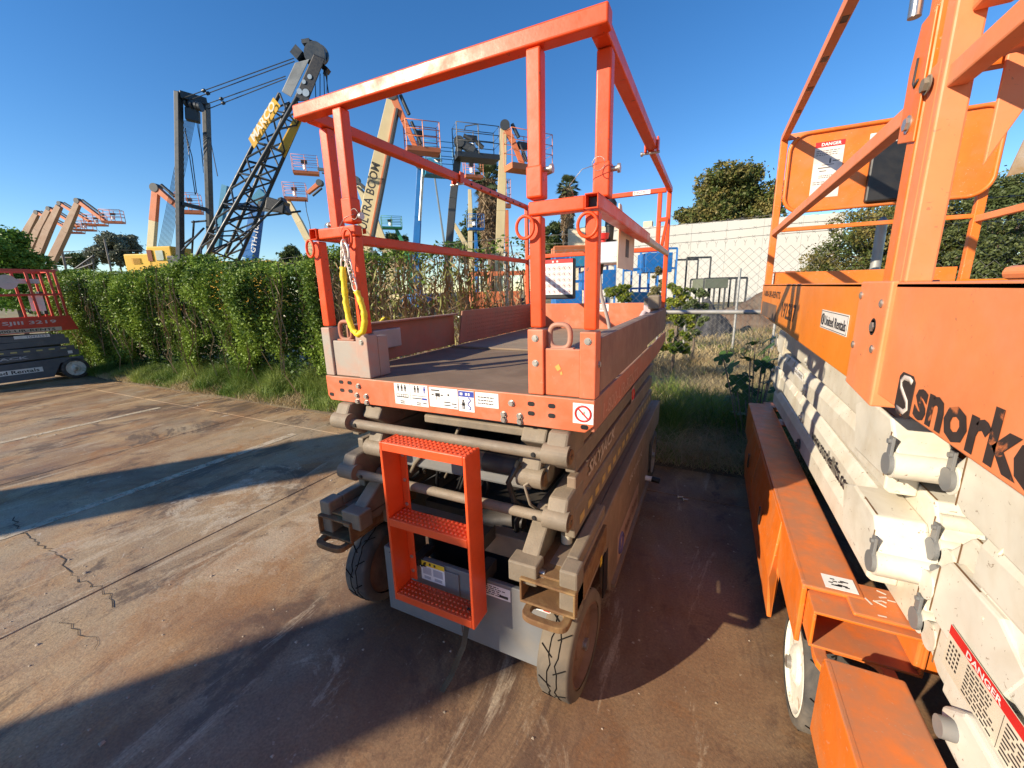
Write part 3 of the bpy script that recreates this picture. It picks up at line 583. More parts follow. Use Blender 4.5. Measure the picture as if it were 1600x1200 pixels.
rail((XLp+.004, 2.362, 1.832), (XLp+.004, YB, 1.832), .030, .034); rail((XRp-.004, 2.362, 1.832), (XRp-.004, YB, 1.832), .030, .034, m_=CRM)
rail((-1.31, YP+.03, 1.832), (-1.31, YP+.031, 1.832), .02, .02)
rail((XLp+.03, YB-.02, 2.292), (XRp-.03, YB-.02, 2.292), .03, .034, 'far_top_rail'); rail((XLp+.02, YB-.02, 1.868), (XRp-.02, YB-.02, 1.868), .03, .034, 'far_mid_rail')
for x in (XLp+.01, XRp-.075, XRp-.008): post(x, YB-.02, 1.455 if x != XRp-.075 else 1.885, 2.275, .032)
b = B_(); b.beam((XRp-.075, YB-.04, 2.08), (XRp-.008, YB-.04, 2.08), .02, .03); b.beam((XRp-.01, YB-.05, 2.08), (XRp-.01, 3.2, 1.87), .02, .026); b.build('brace', ORG, P, bevel=.003)
o = decal((-.62, YB-.036, 2.277), X_, Z_, .13, .028, WHP, P); patch(text_lines(.006, .017, .11, 2, .01, .005, 9), (-.62, YB-.036, 2.277), X_, Z_, RED, o)
# grab rings, pins and lanyards
for c, u in (((-1.560, YF-.012, 1.775), X_), ((-1.335, YF-.012, 1.80), X_), ((-.556, YF-.012, 1.775), X_), ((-.352, YF-.012, 1.765), X_)):
    b = B_(); b.ring(c, u, Z_, .022 if c[0] in (-1.56, -1.335) else .030, .034, .0052, 24, 8); b.build('grab_ring', ORG, P)
for c in ((-1.338, YP, 1.885), (-.529, YP, 1.945), (XRp, YP+.105, 1.945), (XLp, YP+.11, 1.89)):
    b = B_(); sx = 1 if c[0] > -1.4 else -1; b.cyl((c[0]-.02*sx, c[1], c[2]), (c[0]+.052*sx, c[1], c[2]), .008, 12); b.cyl((c[0]+.046*sx, c[1], c[2]), (c[0]+.054*sx, c[1], c[2]), .014, 12); b.build('lock_pin', CHR, P)
for x0, y0, z0, s in ((XRp, YP+.07, 1.95, 1), (-1.30, YP, 1.89, 1), (XLp, YP+.08, 1.87, -1)):
    b = B_(); b.tube([(x0+.02*math.cos(a), y0-.025, z0+.02*math.sin(a)) for a in np.linspace(0, 6, 14)], .0013, 5); b.tube([(x0, y0-.025, z0), (x0-.05*s, y0-.03, z0-.01), (x0-.09*s, y0-.03, z0-.05), (x0-.075*s, y0-.02, z0-.09)], .0011, 5); b.build('lanyard', mat('steel_wire', (.3, .28, .25), .4, metal=.6), P)
# rules board and manual box
b = B_(); b.box((-1.372, 3.43, 1.495), (-1.075, 3.487, 1.835)); mbx = b.build('manual_box', BLK, P, bevel=.01)
o = decal((-1.372, 3.428, 1.535), X_, Z_, .285, .295, WHP, mbx); patch([(.0, .262, .285, .295)], (-1.372, 3.428, 1.535), X_, Z_, RED, o); patch([(.10, .27, .115, .285), (.14, .27, .155, .285)], (-1.372, 3.428, 1.535), X_, Z_, WHP, o, proud=.003)
b = B_()
for i in range(6):
    for j in range(5):
        c = (-1.372+.028+i*.046, 3.4255, 1.535+.024+j*.049); b.ring(c, X_, Z_, .017, .017, .0016, 14, 4); b.beam((c[0]-.010, c[1], c[2]+.010), (c[0]+.010, c[1], c[2]-.010), .0022, .0022)
b.build('pictogram', RED, o)
patch([(.022+i*.046, .018+j*.049, .034+i*.046, .03+j*.049) for i in range(6) for j in range(5)], (-1.372, 3.428, 1.535), X_, Z_, INK, o)
# control box hanging inside the right rail
b = B_(); b.box((-.545, 1.93, 1.69), (-.395, 2.10, 1.785)); cb = b.build('control_box', ALU, P, bevel=.006)
b = B_(); b.prism([(1.86, 1.665), (1.86, 1.93), (1.905, 1.93), (1.96, 1.86), (2.25, 1.86), (2.25, 1.665)], 'x', -.390, -.384); o = b.build('control_bracket', CRM, P, bevel=.002)
b = B_(); b.box((-.3838, 2.02, 1.72), (-.383, 2.10, 1.80)); b.build('decal', INK, o)
b = B_(); b.cyl((-.46, 2.02, 1.786), (-.46, 2.02, 1.80), .03, 18); b.cyl((-.46, 2.02, 1.80), (-.46, 2.02, 1.86), .016, 14, r1=.02); b.cyl((-.46, 2.02, 1.86), (-.455, 2.02, 1.965), .024, 18); b.cyl((-.455, 2.02, 1.965), (-.454, 2.02, 1.98), .024, 18, r1=.014); b.build('joystick', BLK, cb)
b = B_(); b.cyl((-.475, 1.955, 1.786), (-.475, 1.955, 1.80), .012, 14); b.cyl((-.475, 1.955, 1.80), (-.475, 1.955, 1.825), .023, 18, r1=.027); b.build('stop_button', RED, cb, bevel=.002)
b = B_(); b.cyl((-.50, 2.0, 1.69), (-.50, 2.0, 1.645), .020, 14, r1=.014); b.build('cable_gland', BLK, cb); b = B_(); b.tube([(-.50, 2.0, 1.65), (-.498, 2.03, 1.55), (-.47, 2.08, 1.42), (-.455, 2.12, 1.30), (-.45, 2.10, 1.235)], .009, 10); b.build('conduit', mat('grey_cable', (.42, .36, .33), .5), cb)
b = B_(); b.box((-.47, 3.25, 1.40), (-.36, 3.36, 1.50)); b.box((-.42, 3.12, 1.42), (-.34, 3.26, 1.52)); o = b.build('outlet_box', GRD, P, bevel=.012)
b = B_(); b.box((-.45, 3.13, 1.38), (-.40, 3.24, 1.45)); b.cyl((-.44, 3.12, 1.40), (-.47, 3.05, 1.33), .02, 10); b.build('plug', mat('pale_mauve_plastic', (.5, .4, .4), .5), o, bevel=.006)
b = B_(); b.tube([(-.44, 1.42, 1.235), (-.42, 1.50, 1.25), (-.38, 1.60, 1.262), (-.35, 1.72, 1.27)], .008, 8); b.cyl((-.46, 1.40, 1.233), (-.44, 1.43, 1.26), .016, 10); b.build('loose_cable', GRD, P)
# --- chain with yellow sleeve, hanging from the left gate ring
CH = empty('safety_chain', (-1.335, YF-.03, 1.80), 'pale steel gate chain in a bright yellow mesh sleeve, looped from an orange post ring', 'chain')
def link(c, ax, nm='link', L=.021, Wd=.0115, r=.0032):
    ax = Vector(ax).normalized(); sd = ax.cross(Vector((0, 1, 0))) if rh.random() < .5 else ax.cross(Vector((1, 0, 0)));
    if sd.length < .1: sd = Vector((1, 0, 0))
    sd.normalize(); pts = []
    for i in range(14):
        a = 2*math.pi*i/14; pts.append(Vector(c)+ax*(math.copysign(abs(math.cos(a))**.7, math.cos(a))*L)+sd*(math.sin(a)*Wd))
    b = B_(); b.tube(pts, r, 6, True); return b.build(nm, PCH, CH)
yc = YF-.035
for (x0, z0, x1, z1, n) in ((-1.335, 1.785, -1.352, 1.690, 3), (-1.335, 1.785, -1.300, 1.600, 7)):
    for i in range(n):
        t0 = (i+.5)/n; t = Vector((x1-x0, 0, z1-z0)); link((x0+(x1-x0)*t0, yc, z0+(z1-z0)*t0), t, L=.024 if n == 3 else .020)
b = B_(); b.ring((-1.330, yc, 1.745), X_, Z_, .016, .034, .0055, 18, 6); b.build('snap_hook', PCH, CH)
path = [(-1.352, 1.69), (-1.354, 1.62), (-1.356, 1.55), (-1.350, 1.48), (-1.335, 1.435), (-1.305, 1.418), (-1.275, 1.435), (-1.262, 1.475), (-1.262, 1.52), (-1.275, 1.56), (-1.292, 1.60)]
pts = []; rad = []
for i in range(len(path)-1):
    for u in (0, .2, .4, .6, .8):
        x = path[i][0]+(path[i+1][0]-path[i][0])*u; z = path[i][1]+(path[i+1][1]-path[i][1])*u
        pts.append((x+rh.uniform(-.0015, .0015), yc-.004, z)); rad.append(.0125*rh.uniform(.82, 1.15))
b = B_(); b.tube(pts, rad, 12); b.build('yellow_sleeve', YCH, CH)
# ------------------------------------------------------------------ orange and white scissor lifts on the right (A far, B near)
def white_orange_lift(dy, near):
    if near: root = empty('scissor_lift', (.93, 2.6+dy, 0), 'bleached orange and white scissor lift lettered snorkel, cut off by the right edge', 'scissor lift', 'parked scissor lifts')
    else: root = empty('scissor_lift', (.93, 2.6, 0), 'orange and white scissor lift with an ochre side panel and a rounded orange end board', 'scissor lift', 'parked scissor lifts')
    def y(v): return v+dy
    x0, x1 = .33, 1.53
    def mir(x): return x0+x1-x
    for sd in (1, -1):
        f = (lambda x: x) if sd == 1 else mir
        b = MB(); b.prism([(y(1.42), .405), (y(1.42), .612), (y(1.45), .622), (y(3.74), .622), (y(3.76), .60), (y(3.76), .37), (y(3.35), .37), (y(3.30), .20), (y(1.86), .20), (y(1.82), .405)], 'x', f(.335), f(.350)); b.build('side_frame', SNB, root, bevel=.004)
        b = MB(); b.box((f(.335), y(1.425), .606), (f(.500), y(3.755), .621)); b.box((f(.485), y(1.5), .50), (f(.500), y(3.7), .606)); b.build('frame_top', SNB, root, bevel=.010, seg=3)
        # bulging tray doors
        for (a, c, nm) in ((1.80, 2.72, 'tray_door'), (2.74, 3.28, 'tray_door')):
            b = MB(); b.add([(f(.333), y(a+.06 if a < 2 else a), .60), (f(.333), y(c), .60), (f(.305), y(c), .36), (f(.305), y(a), .36), (f(.318), y(c), .17), (f(.318), y(a), .17), (f(.350), y(a+.06 if a < 2 else a), .60), (f(.350), y(c), .60), (f(.335), y(c), .17), (f(.335), y(a), .17)],
                             [(0,1,2,3), (3,2,4,5), (6,7,1,0), (5,4,8,9), (0,3,5,9,6), (1,7,8,4,2), (6,9,8,7)]); o = b.build(nm, SNB, root, bevel=.004)
            if sd == 1 and not near:
                b = MB(); b.box((.3035, y(a+.4 if a < 2 else a+.2), .38), (.2975, y(a+.43 if a < 2 else a+.23), .47)); b.build('latch', BLK, o)
        for k in range(6): bolt(root, (f(.334), y(2.35+(k % 2)*.025), .50+(k//2)*.022), (-sd, 0, 0), .004, .002, 'rivet', mat('rivet', (.75, .35, .12), .5) if k == 0 else bpy.data.materials['rivet'])
        wheel(root, f(.375), y(1.55), .20, .13, -sd, tyre=RUB, rim=WHM, dish=.012, rimr=.84)
        wheel(root, f(.375), y(3.52), .20, .13, -sd, tyre=RUB, rim=WHM, dish=.012, rimr=.84)
    # end members with fork pockets
    for yy, nm in ((1.33, 1), (3.66, -1))[:1 if near else 2]:
        b = MB()
        b.rect_tube('y', (.352, .475), (.62, .602), y(yy), y(yy)+.18, .009); b.build('fork_pocket', SNB, root, bevel=.003); b = MB(); b.rect_tube('y', (1.53-.28, .475), (1.51, .602), y(yy), y(yy)+.18, .009); b.build('fork_pocket', SNB, root, bevel=.003)
        b = MB(); b.box((.60, y(yy)+.01, .49), (1.25, y(yy)+.16, .605)); b.build('end_member', SNB, root, bevel=.006); b = MB(); b.box((.45, y(yy)+.02, .606), (1.4, y(yy)+.18, .618)); b.build('end_member', SNB, root, bevel=.006)
    pts = []; n = 22
    b = MB(); e = lambda v: math.copysign(abs(v)**.6, v)
    for (sx, sy) in ((.10, .07), (.065, .04)): pts += [(.46+e(math.cos(2*math.pi*i/n))*sx, y(1.31)+e(math.sin(2*math.pi*i/n))*sy) for i in range(n)]
    vs = [(*p, .455) for p in pts]+[(*p, .478) for p in pts]; fs = []
    for i in range(n):
        j = (i+1) % n; fs += [(i, n+i, n+j, j), (2*n+i, 2*n+j, 3*n+j, 3*n+i), (i, j, 2*n+j, 2*n+i), (n+i, 3*n+i, 3*n+j, n+j)]
    b.add(vs, fs); b.build('tie_loop', SNB, root, bevel=.003)
    if not near:
        o = decal((.40, y(1.44), .6215), X_, Y_, .085, .07, WHP, root)
        rr_ = random.Random(4); patch([(lambda a, c: (a, c, a+.012, c+.006))(rr_.uniform(.01, .06), rr_.uniform(.012, .05)) for _ in range(16)], (.40, y(1.44), .6215), X_, Y_, INK, o)
        b = MB()
        for k in range(26): 
            a = rr_.uniform(.5, .75); c = 1.36+rr_.uniform(0, .12); b.beam((a, y(c), .619), (a+rr_.uniform(-.03, .05), y(c)+rr_.uniform(-.01, .03), .619), .002+rr_.random()*.003, .0012)
        b.build('bare_scratches', mat('bare_metal_scratch', (.62, .56, .50), .5), root, kind='stuff')
    # white scissor arms: four stacked pairs
    zs_ = [(.655, .790), (.802, .940), (.955, 1.090), (1.104, 1.262)]
    for sd in (1, -1):
        f = (lambda x: x) if sd == 1 else mir
        for k, (z0, z1) in enumerate(zs_):
            s = 1 if k % 2 == 0 else -1; t = .012*s; ya, yb = 1.46, 3.72; xo = (.546 if near else .500)+.004*(k % 2)
            b = MB()
            # section with a chamfered upper shoulder
            def sec(yy, dz): return [(f(xo+.014), yy, z0+dz), (f(xo), yy, z0+.012+dz), (f(xo), yy, z1-.045+dz), (f(xo+.016), yy, z1-.006+dz), (f(xo+.024), yy, z1+dz), (f(xo+.075), yy, z1+dz), (f(xo+.075), yy, z0+dz)]
            A_ = sec(y(ya), t); C_ = sec(y(yb), -t); b.add(A_+C_, [tuple(range(7))[::(1 if sd > 0 else -1)], tuple(range(7, 14))[::(-1 if sd > 0 else 1)]]+[((i, i+7, (i+1) % 7+7, (i+1) % 7) if sd > 0 else (i, (i+1) % 7, (i+1) % 7+7, i+7)) for i in range(7)])
            arm = b.build('scissor_arm', WHT, root, bevel=.005)
            for yy in (1.95, 2.75, 3.3):
                b = MB()
                for q in range(3): b.cyl((f(xo-.0005), y(yy+.18*q), z1-.040), (f(xo+.012), y(yy+.18*q), z1-.010), .004, 6)
                if k and sd == 1 and yy > 2: b.build('weld_tick', CRM, arm, kind='stuff')
            if sd == 1:
                b = MB(); b.cyl((xo-.010, y(2.60+.03*k), (z0+z1)/2-.02), (xo+.002, y(2.60+.03*k), (z0+z1)/2-.02), .030, 18); b.cyl((xo-.02, y(2.60+.03*k), (z0+z1)/2-.02), (xo-.009, y(2.60+.03*k), (z0+z1)/2-.02), .013, 8); b.build('pivot_boss', DKG if k == 0 else WHT, arm, bevel=.002)
        for yy, sg in ((1.46, -1), (3.72, 1)):
            for (zc, xi, out) in ((1.135, .455, 0), (.845, .460, 1), (.915, .575, 2), (.70, .575, 3)):
                if sg > 0 and out == 0: xi = .50
                if sg > 0: xi = max(xi, .548 if near else .50)
                b = MB(); b.prism([(y(yy+sg*.17), zc+.0), (y(yy+sg*.155), zc-.045), (y(yy+sg*.09), zc-.078), (y(yy-sg*.14), zc-.088), (y(yy-sg*.20), zc+.05), (y(yy-sg*.10), zc+.092), (y(yy+sg*.09), zc+.088)], 'x', f(xi), f(xi+.115)); kn = b.build('arm_knuckle', WHT, root, bevel=.007, seg=2)
                b = MB(); b.prism([(y(yy+sg*.112), zc-.070), (y(yy+sg*.112), zc+.055), (y(yy+sg*.117), zc+.055), (y(yy+sg*.117), zc-.070)], 'x', f(xi-.0012), f(xi-.0002)); b.prism([(y(yy-sg*.02), zc+.0895), (y(yy+sg*.085), zc+.0885), (y(yy+sg*.085), zc+.0905), (y(yy-sg*.02), zc+.0915)], 'x', f(xi+.006), f(xi+.009)); b.build('rust_seam', RUS, kn)
                b = MB(); b.cyl((f(xi-.004), y(yy+sg*.150), zc-.022), (f(xi+.125), y(yy+sg*.150), zc-.022), .036, 20); b.build('pin_boss', WHT, kn, bevel=.003)
                if near and sg > 0 and out > 0: continue
                b = MB(); b.cyl((f(xi-.014), y(yy+sg*.150), zc-.022), (f(xi-.004), y(yy+sg*.150), zc-.022), .029, 18); b.prism([(y(yy+sg*.150)-.012, zc), (y(yy+sg*.150)+.012, zc), (y(yy+sg*.150)+.012, zc+.052), (y(yy+sg*.150)-.012, zc+.052)], 'x', f(xi-.012), f(xi-.005)); b.cyl((f(xi-.018), y(yy+sg*.150), zc+.04), (f(xi-.012), y(yy+sg*.150), zc+.04), .007, 8); b.build('pivot_pin', GRY, kn, bevel=.0015)
    for zc, yy in ((1.11, 1.31), (.82, 1.31), (1.11, 3.87), (.96, 1.34), (.82, 3.87)):
        b = MB(); b.cyl((.58, y(yy), zc), (1.28, y(yy), zc), .022, 16); b.build('cross_tube', WHT, root)
    b = MB(); b.cyl((.66, y(1.33), .93), (.70, y(1.33), .93), .033, 18); b.build('grease_cap', GRY, root, bevel=.004); b = MB(); b.cyl((.56, y(1.26), .845), (.585, y(1.26), .845), .030, 16); b.build('grease_cap', GRY, root, bevel=.004)
    b = MB(); b.prism([(y(1.30), .62), (y(1.33), .66), (y(1.6), .80), (y(3.4), .76), (y(3.4), .66), (y(1.5), .64)], 'x', .625, .70); b.build('lower_arm', WHT, root, bevel=.008)
    b = MB(); b.cyl((.95, y(1.8), .70), (.95, y(3.1), .95), .05, 16); b.box((.72, y(1.55), .45), (1.15, y(3.5), .60)); b.build('lift_cylinder', DKG, root)
    # platform
    SP = SNO if near else OCH; yA, yB_ = (1.17, 3.80)
    ZB, ZT = (1.298 if near else 1.318), 1.575; PX = .355; yE = yA+.19
    for sd in (1, -1):
        f = (lambda x: x) if sd == 1 else mir
        b = MB(); b.prism([(y(yE), ZB), (y(yB_), ZB+.03), (y(yB_+.05), ZT), (y(yE), ZT)], 'x', f(PX), f(PX+.012)); b.box((f(PX), y(yE), ZT-.012), (f(PX+.05), y(yB_), ZT+.001)); pn = b.build('side_panel', SP, root, bevel=.003)
        # folded end piece with fixings
        b = MB(); b.prism([(y(yA), ZB-.02), (y(yE+.008), ZB-.005), (y(yE+.008), ZT+.004), (y(yA), ZT+.004)], 'x', f(PX-.010), f(PX+.002)); b.box((f(PX-.01), y(yA-.006), ZB-.02), (f(PX+.07), y(yA+.006), ZT+.004)); ep = b.build('end_fold', SNO, root, bevel=.004)
        if sd == 1:
            for q in ((yE-.01, ZT-.03), (yE-.01, ZB+.10), (yA+.03, ZT-.045), (yA+.04, ZT-.15)): bolt(ep, (PX-.010, y(q[0]), q[1]), (-1, 0, 0), .007, .004)
            b = MB(); b.cyl((PX-.0105, y(yA+.062), ZT-.10), (PX-.009, y(yA+.062), ZT-.10), .020, 18); b.build('access_hole', BLK, ep); bolt(ep, (PX-.008, y(yA+.062), ZT-.10), (-1, 0, 0), .012, .006)
    b = MB(); b.box((PX+.012, y(yA), 1.50), (mir(PX)-.012, y(yB_), 1.52)); b.build('deck_plate', DCK2, root)
    b = MB(); b.box((PX+.06, y(yB_-.012), 1.52), (mir(PX)-.06, y(yB_), 1.66 if not near else 1.56)); b.build('toe_board', SNB, root, bevel=.003)
    if not near:
        o = decal((PX, y(1.785), 1.425), -Y_, Z_, .325, .062, mat('dirty_white_decal', (.72, .70, .66), .5, dirt=(.4, .3, .2), amt=.4), pn if False else root)
        text('United Rentals', (PX-.002, y(1.725), 1.438), -Y_, Z_, .032, INK, o, width=.25, bold=.01); b = MB(); b.ring((PX-.0022, y(1.752), 1.456), -Y_, Z_, .014, .018, .0025, 16, 4); b.box((PX-.0025, y(1.749), 1.447), (PX-.0018, y(1.755), 1.465)); b.build('logo_mark', INK, o)
        patch([(.004, .003, .321, .005), (.004, .057, .321, .059), (.004, .003, .006, .059), (.319, .003, .321, .059)], (PX, y(1.785), 1.425), -Y_, Z_, INK, o)
        text('1-800-UR-RENTS', (PX, y(3.70), 1.49), -Y_, Z_, .042, INKW, root, width=.85, bold=.015)
        text('192337', (PX, y(2.72), 1.395), -Y_, Z_, .085, INKW, root, width=.42, bold=.015)
        o = decal((PX, y(3.74), 1.35), -Y_, Z_, .80, .10, mat('sooty_label', (.13, .09, .07), .6, dirt=(.3, .15, .06), amt=.8), root)
        text('www.snorkellifts.com', (.500, y(2.36), .815), -Y_, Z_, .062, INK, root, width=.64, bold=.02)
        o = decal((.500, y(3.0), 1.03), -Y_, Z_, .26, .04, WHP, root); text('1-800-UR-RENTS', (.498, y(2.99), 1.04), -Y_, Z_, .02, INK, o, width=.23)
    else:
        text('snorkel', (PX, .978, 1.330), -Y_, Z_, .082, INKW, root, width=.365, bold=.035, spacing=1.0)
        b = MB(); b.prism([(.990, 1.325), (1.0, 1.318), (1.045, 1.318), (1.060, 1.330), (1.060, 1.392), (1.048, 1.402), (1.003, 1.402), (.990, 1.392)], 'x', PX-.0016, PX-.0006); o = b.build('emblem', INKW, root)
        b = MB(); b.tube([(PX-.0022, 1.000, 1.390), (PX-.0022, 1.012, 1.394), (PX-.0022, 1.036, 1.393), (PX-.0022, 1.048, 1.384), (PX-.0022, 1.044, 1.372), (PX-.0022, 1.028, 1.362), (PX-.0022, 1.008, 1.350), (PX-.0022, 1.002, 1.338), (PX-.0022, 1.014, 1.328), (PX-.0022, 1.048, 1.329)], .0058, 6); b.v = [(PX-.0022+(v[0]-PX+.0022)*.12, v[1], v[2]) for v in b.v]; b.build('emblem_stripe', mat('grey_stripe', (.62, .55, .48), .5), o)
        yk = 1.10
        o = decal((.5445, 1.115, .715), -Y_, Z_, .62, .105, mat('cream_decal', (.70, .63, .50), .5, dirt=(.5, .42, .3), amt=.5), root)
        patch([(.0, .082, .30, .105)], (.5445, 1.115, .715), -Y_, Z_, RED, o); text('DANGER', (.5425, 1.045, .800), -Y_, Z_, .015, WHP, o, width=.12, bold=.02)
        patch(text_lines(.08, .070, .11, 8, .009, .004, 3)+text_lines(.21, .070, .20, 8, .009, .004, 8)+[(.01+.012*i, .02+.011*j, .017+.012*i, .026+.011*j) for i in range(4) for j in range(5)]+[(.20, .0, .2015, .08)], (.5445, 1.115, .715), -Y_, Z_, INK, o)
    # rails
    def tb(p0, p1, w, name='rail', m_=SNB, h=None):
        b = MB(); b.beam(p0, p1, w, h or w); return b.build(name, m_, root, bevel=.004)
    PM = SNO if near else SNB
    for sd in (1, -1):
        f = (lambda x: x) if sd == 1 else mir
        xr = f(PX+.025)
        tb((xr, y(yB_-.02), ZT), (xr, y(yB_-.02), 2.60), .045, 'post', PM)
        tb((xr, y(yA+.06), ZT), (xr, y(yA+.06), 2.60), .052, 'post', PM)
        tb((xr, y(yA+.008), ZT), (xr, y(yA+.008), 1.99), .047, 'post', SNO)
        tb((xr, y(yA-.02), 2.60), (xr, y(yB_), 2.60), .040, 'top_rail', SNO, .045)
        tb((xr, y(yA+.09), 1.95), (xr, y(yB_-.03), 1.95), .032, 'mid_rail', SNO, .04)
        if sd == 1:
            for q in range(5):
                b = MB(); b.box((xr-.012, y(1.9+q*.32), 2.5765), (xr+.012, y(1.9+q*.32)+.05, 2.5775)); b.build('rail_slot', BLK, root)
            b = MB(); b.prism([(y(yA+.035), 1.86), (y(yA+.035), 2.10), (y(yA+.10), 2.10), (y(yA+.125), 2.02), (y(yA+.125), 1.88)], 'x', f(PX-.006), f(PX-.001)); gp = b.build('post_plate', PM, root, bevel=.002)
            bolt(gp, (PX-.006, y(yA+.075), 1.905), (-1, 0, 0), .013, .008); bolt(gp, (PX-.004, y(yA+.012), 1.955), (-1, 0, 0), .013, .010, m_=GRD)
            b = MB(); b.tube([(PX-.007, y(yA+.080), 2.03), (PX-.007, y(yA+.084), 1.985), (PX-.007, y(yA+.075), 1.975), (PX-.007, y(yA+.060), 1.983)], .003, 5); b.build('hook_slot', DKG, gp)
    tb((PX+.02, y(yB_-.02), 1.97), (mir(PX)-.02, y(yB_-.02), 1.97), .028, 'end_mid_rail'); tb((PX+.02, y(yB_-.02), 2.60), (mir(PX)-.02, y(yB_-.02), 2.60), .036, 'end_top_rail', SNO)
    return root
LA = white_orange_lift(0, False)
LB = white_orange_lift(-2.62, True)
# board, manual box and decals at the far end of the ochre one
b = MB(); b.prism([(1.03, .60), (1.05, .66), (.98, .72), (-.8, .70), (-.8, .60)], 'x', .525, .600); b.build('lower_arm', WHT, LB, bevel=.012, seg=3)
b = MB(); b.cyl((.50, .99, .655), (.525, .99, .655), .022, 14); b.build('pivot_pin', GRY, LB, bevel=.002)
bx0, bx1, bz0, bz1, by = .415, 1.50, 2.085, 2.595, 3.735
n = 10; pts = []
for cx, cz, a0 in ((bx1-.11, bz1-.11, 0), (bx0+.11, bz1-.11, 90), (bx0+.11, bz0+.11, 180), (bx1-.11, bz0+.11, 270)):
    pts += [(cx+.11*math.cos(math.radians(a0+9*i)), cz+.11*math.sin(math.radians(a0+9*i))) for i in range(11)]
b = MB(); b.prism(pts, 'y', by, by+.02); bd = b.build('end_board', SNB, LA, bevel=.006)
b = MB(); b.tube([(p[0], by-.006, p[1]) for p in pts], .013, 8, True); b.build('board_rim', SNB, bd)
o = decal((.565, by, 2.165), X_, Z_, .165, .36, mat('old_paper_decal', (.72, .66, .60), .5, dirt=(.4, .3, .22), amt=.5), bd)
patch([(.0, .325, .165, .36)], (.565, by, 2.165), X_, Z_, RED, o); text('DANGER', (.60, by-.002, 2.498), X_, Z_, .02, WHP, o, width=.11, bold=.02)
patch(text_lines(.01, .30, .14, 3, .013, .005, 2)+text_lines(.01, .10, .14, 2, .013, .005, 5)+[(.03, .19, .10, .197), (.05, .21, .12, .214), (.04, .17, .08, .176), (.09, .22, .10, .25), (.11, .23, .15, .236)]+text_lines(.04, .14, .1, 2, .012, .005, 7), (.565, by, 2.165), X_, Z_, mat('grey_print', (.12, .11, .11), .6), o)
b = MB(); b.box((.875, by-.045, 2.10), (1.16, by-.001, 2.46)); mb_ = b.build('manual_box', BLK, LA, bevel=.012)
b = MB(); b.box((.86, by-.012, 2.44), (1.18, by-.002, 2.53)); b.build('box_plate', WHP, LA); text('OPERATING & SAFETY', (.905, by-.012, 2.492), X_, Z_, .020, INK, LA, width=.24, bold=.01); text('INSTRUCTIONS ENCLOSED', (.875, by-.012, 2.460), X_, Z_, .020, INK, LA, width=.28, bold=.01)
b = MB(); b.cyl((.335, 1.27, 2.115), (.330, 1.27, 2.62), .0115, 18); b.build('steel_tube', mat('galvanised_tube', (.45, .44, .40), .3, metal=.85), LA)
# fittings at the far end of the near lift
b = MB(); b.beam((.44, 1.13, 1.98), (.47, .82, 1.98), .04, .04); b.build('entry_bar', SNO, LB, bevel=.005)
b = MB(); b.prism([(.425, 1.78), (.425, 1.955), (.50, 1.955)], 'y', 1.10, 1.108); b.build('gusset', SNO, LB, bevel=.002)
b = MB(); b.prism([(.455, 1.755), (.475, 1.86), (.53, 1.90), (.53, 1.77)], 'y', 1.09, 1.094); b.build('corroded_plate', mat('corroded_aluminium', (.36, .30, .24), .7, dirt=(.26, .16, .06), amt=.9, scale=14, bump=.4), LB)
b = MB(); b.beam((.405, 1.11, 2.045), (.405, 1.11, 2.60), .055, .055); b.build('gate_post', SNO, LB, bevel=.006)
for k in range(5):
    b = MB(); b.box((.46, .98-.12*k, 1.576), (.62, 1.06-.12*k, 1.60)); b.build('deck_ridge', SNO, LB, bevel=.010)
# ------------------------------------------------------------------ left lift (far left edge)
RDL = mat('red_lift_paint', (.62, .055, .03), .42, dirt=(.35, .05, .03), amt=.5, bump=.05)  # the left lift's own red paint, one base tone all over
SLT = mat('slate_grey_paint', (.10, .115, .135), .5, dirt=(.17, .17, .17), amt=.5, bump=.06)
LL = empty('scissor_lift', (-12.4, 2.70, 0), 'red and slate grey scissor lift at the left edge beside the hedge', 'scissor lift', 'parked scissor lifts')
lx0, lx1, ly0, ly1 = -12.80, -12.0, 1.75, 3.62
for f in ((lambda x: x), (lambda x: lx0+lx1-x)):
    b = MB(); b.prism([(ly0, .12), (ly0-.05, .22), (ly0-.05, .42), (3.30, .46), (3.66, .46), (3.66, .38), (3.30, .36), (3.16, .10)], 'x', f(lx1-.05), f(lx1)); b.build('side_frame', SLT, LL, bevel=.006)
    for (yy) in (1.85, 3.50): wheel(LL, f(lx1+.01), yy, .215, .12, 1 if f(0) == 0 else -1, rim=WHM, lug=False, dish=.01, rimr=.72)
    for k in range(4):
        z0 = .475+.125*k; t = .02*(1 if k % 2 else -1)
        b = MB(); b.prism([(ly0-.02, z0+t), (ly0-.02, z0+.115+t), (3.62-.05*k, z0+.115-t), (3.62-.05*k, z0-t)], 'x', f(lx1-.09), f(lx1-.03+.004*(k % 2))); b.build('scissor_arm', SLT, LL, bevel=.006)
    b = MB(); b.prism([(ly0, .985), (ly0, 1.28), (3.62, 1.31), (3.70, 1.02)], 'x', f(lx1-.012), f(lx1)); b.build('side_panel', RDL, LL, bevel=.004)
    for z, r_ in ((2.20, .045), (1.74, .035)):
        b = MB(); b.beam((f(lx1-.03), ly0, z), (f(lx1-.03), 3.58, z), r_, r_); b.build('rail', RDL, LL, bevel=.004)
    for yy in (1.78, 2.60, 3.20, 3.50, 3.59):
        b = MB(); b.beam((f(lx1-.03), yy, 1.29), (f(lx1-.03), yy-.03, 2.2), .038, .038); b.build('post', RDL, LL, bevel=.004)
b = MB(); b.box((lx0+.03, ly0, 1.02), (lx1-.03, 3.62, 1.05)); b.build('deck_plate', DCK, LL)
b = MB(); b.box((lx0+.02, 3.60, 1.03), (lx1-.02, 3.62, 1.22)); b.build('far_toe_board', RDL, LL)
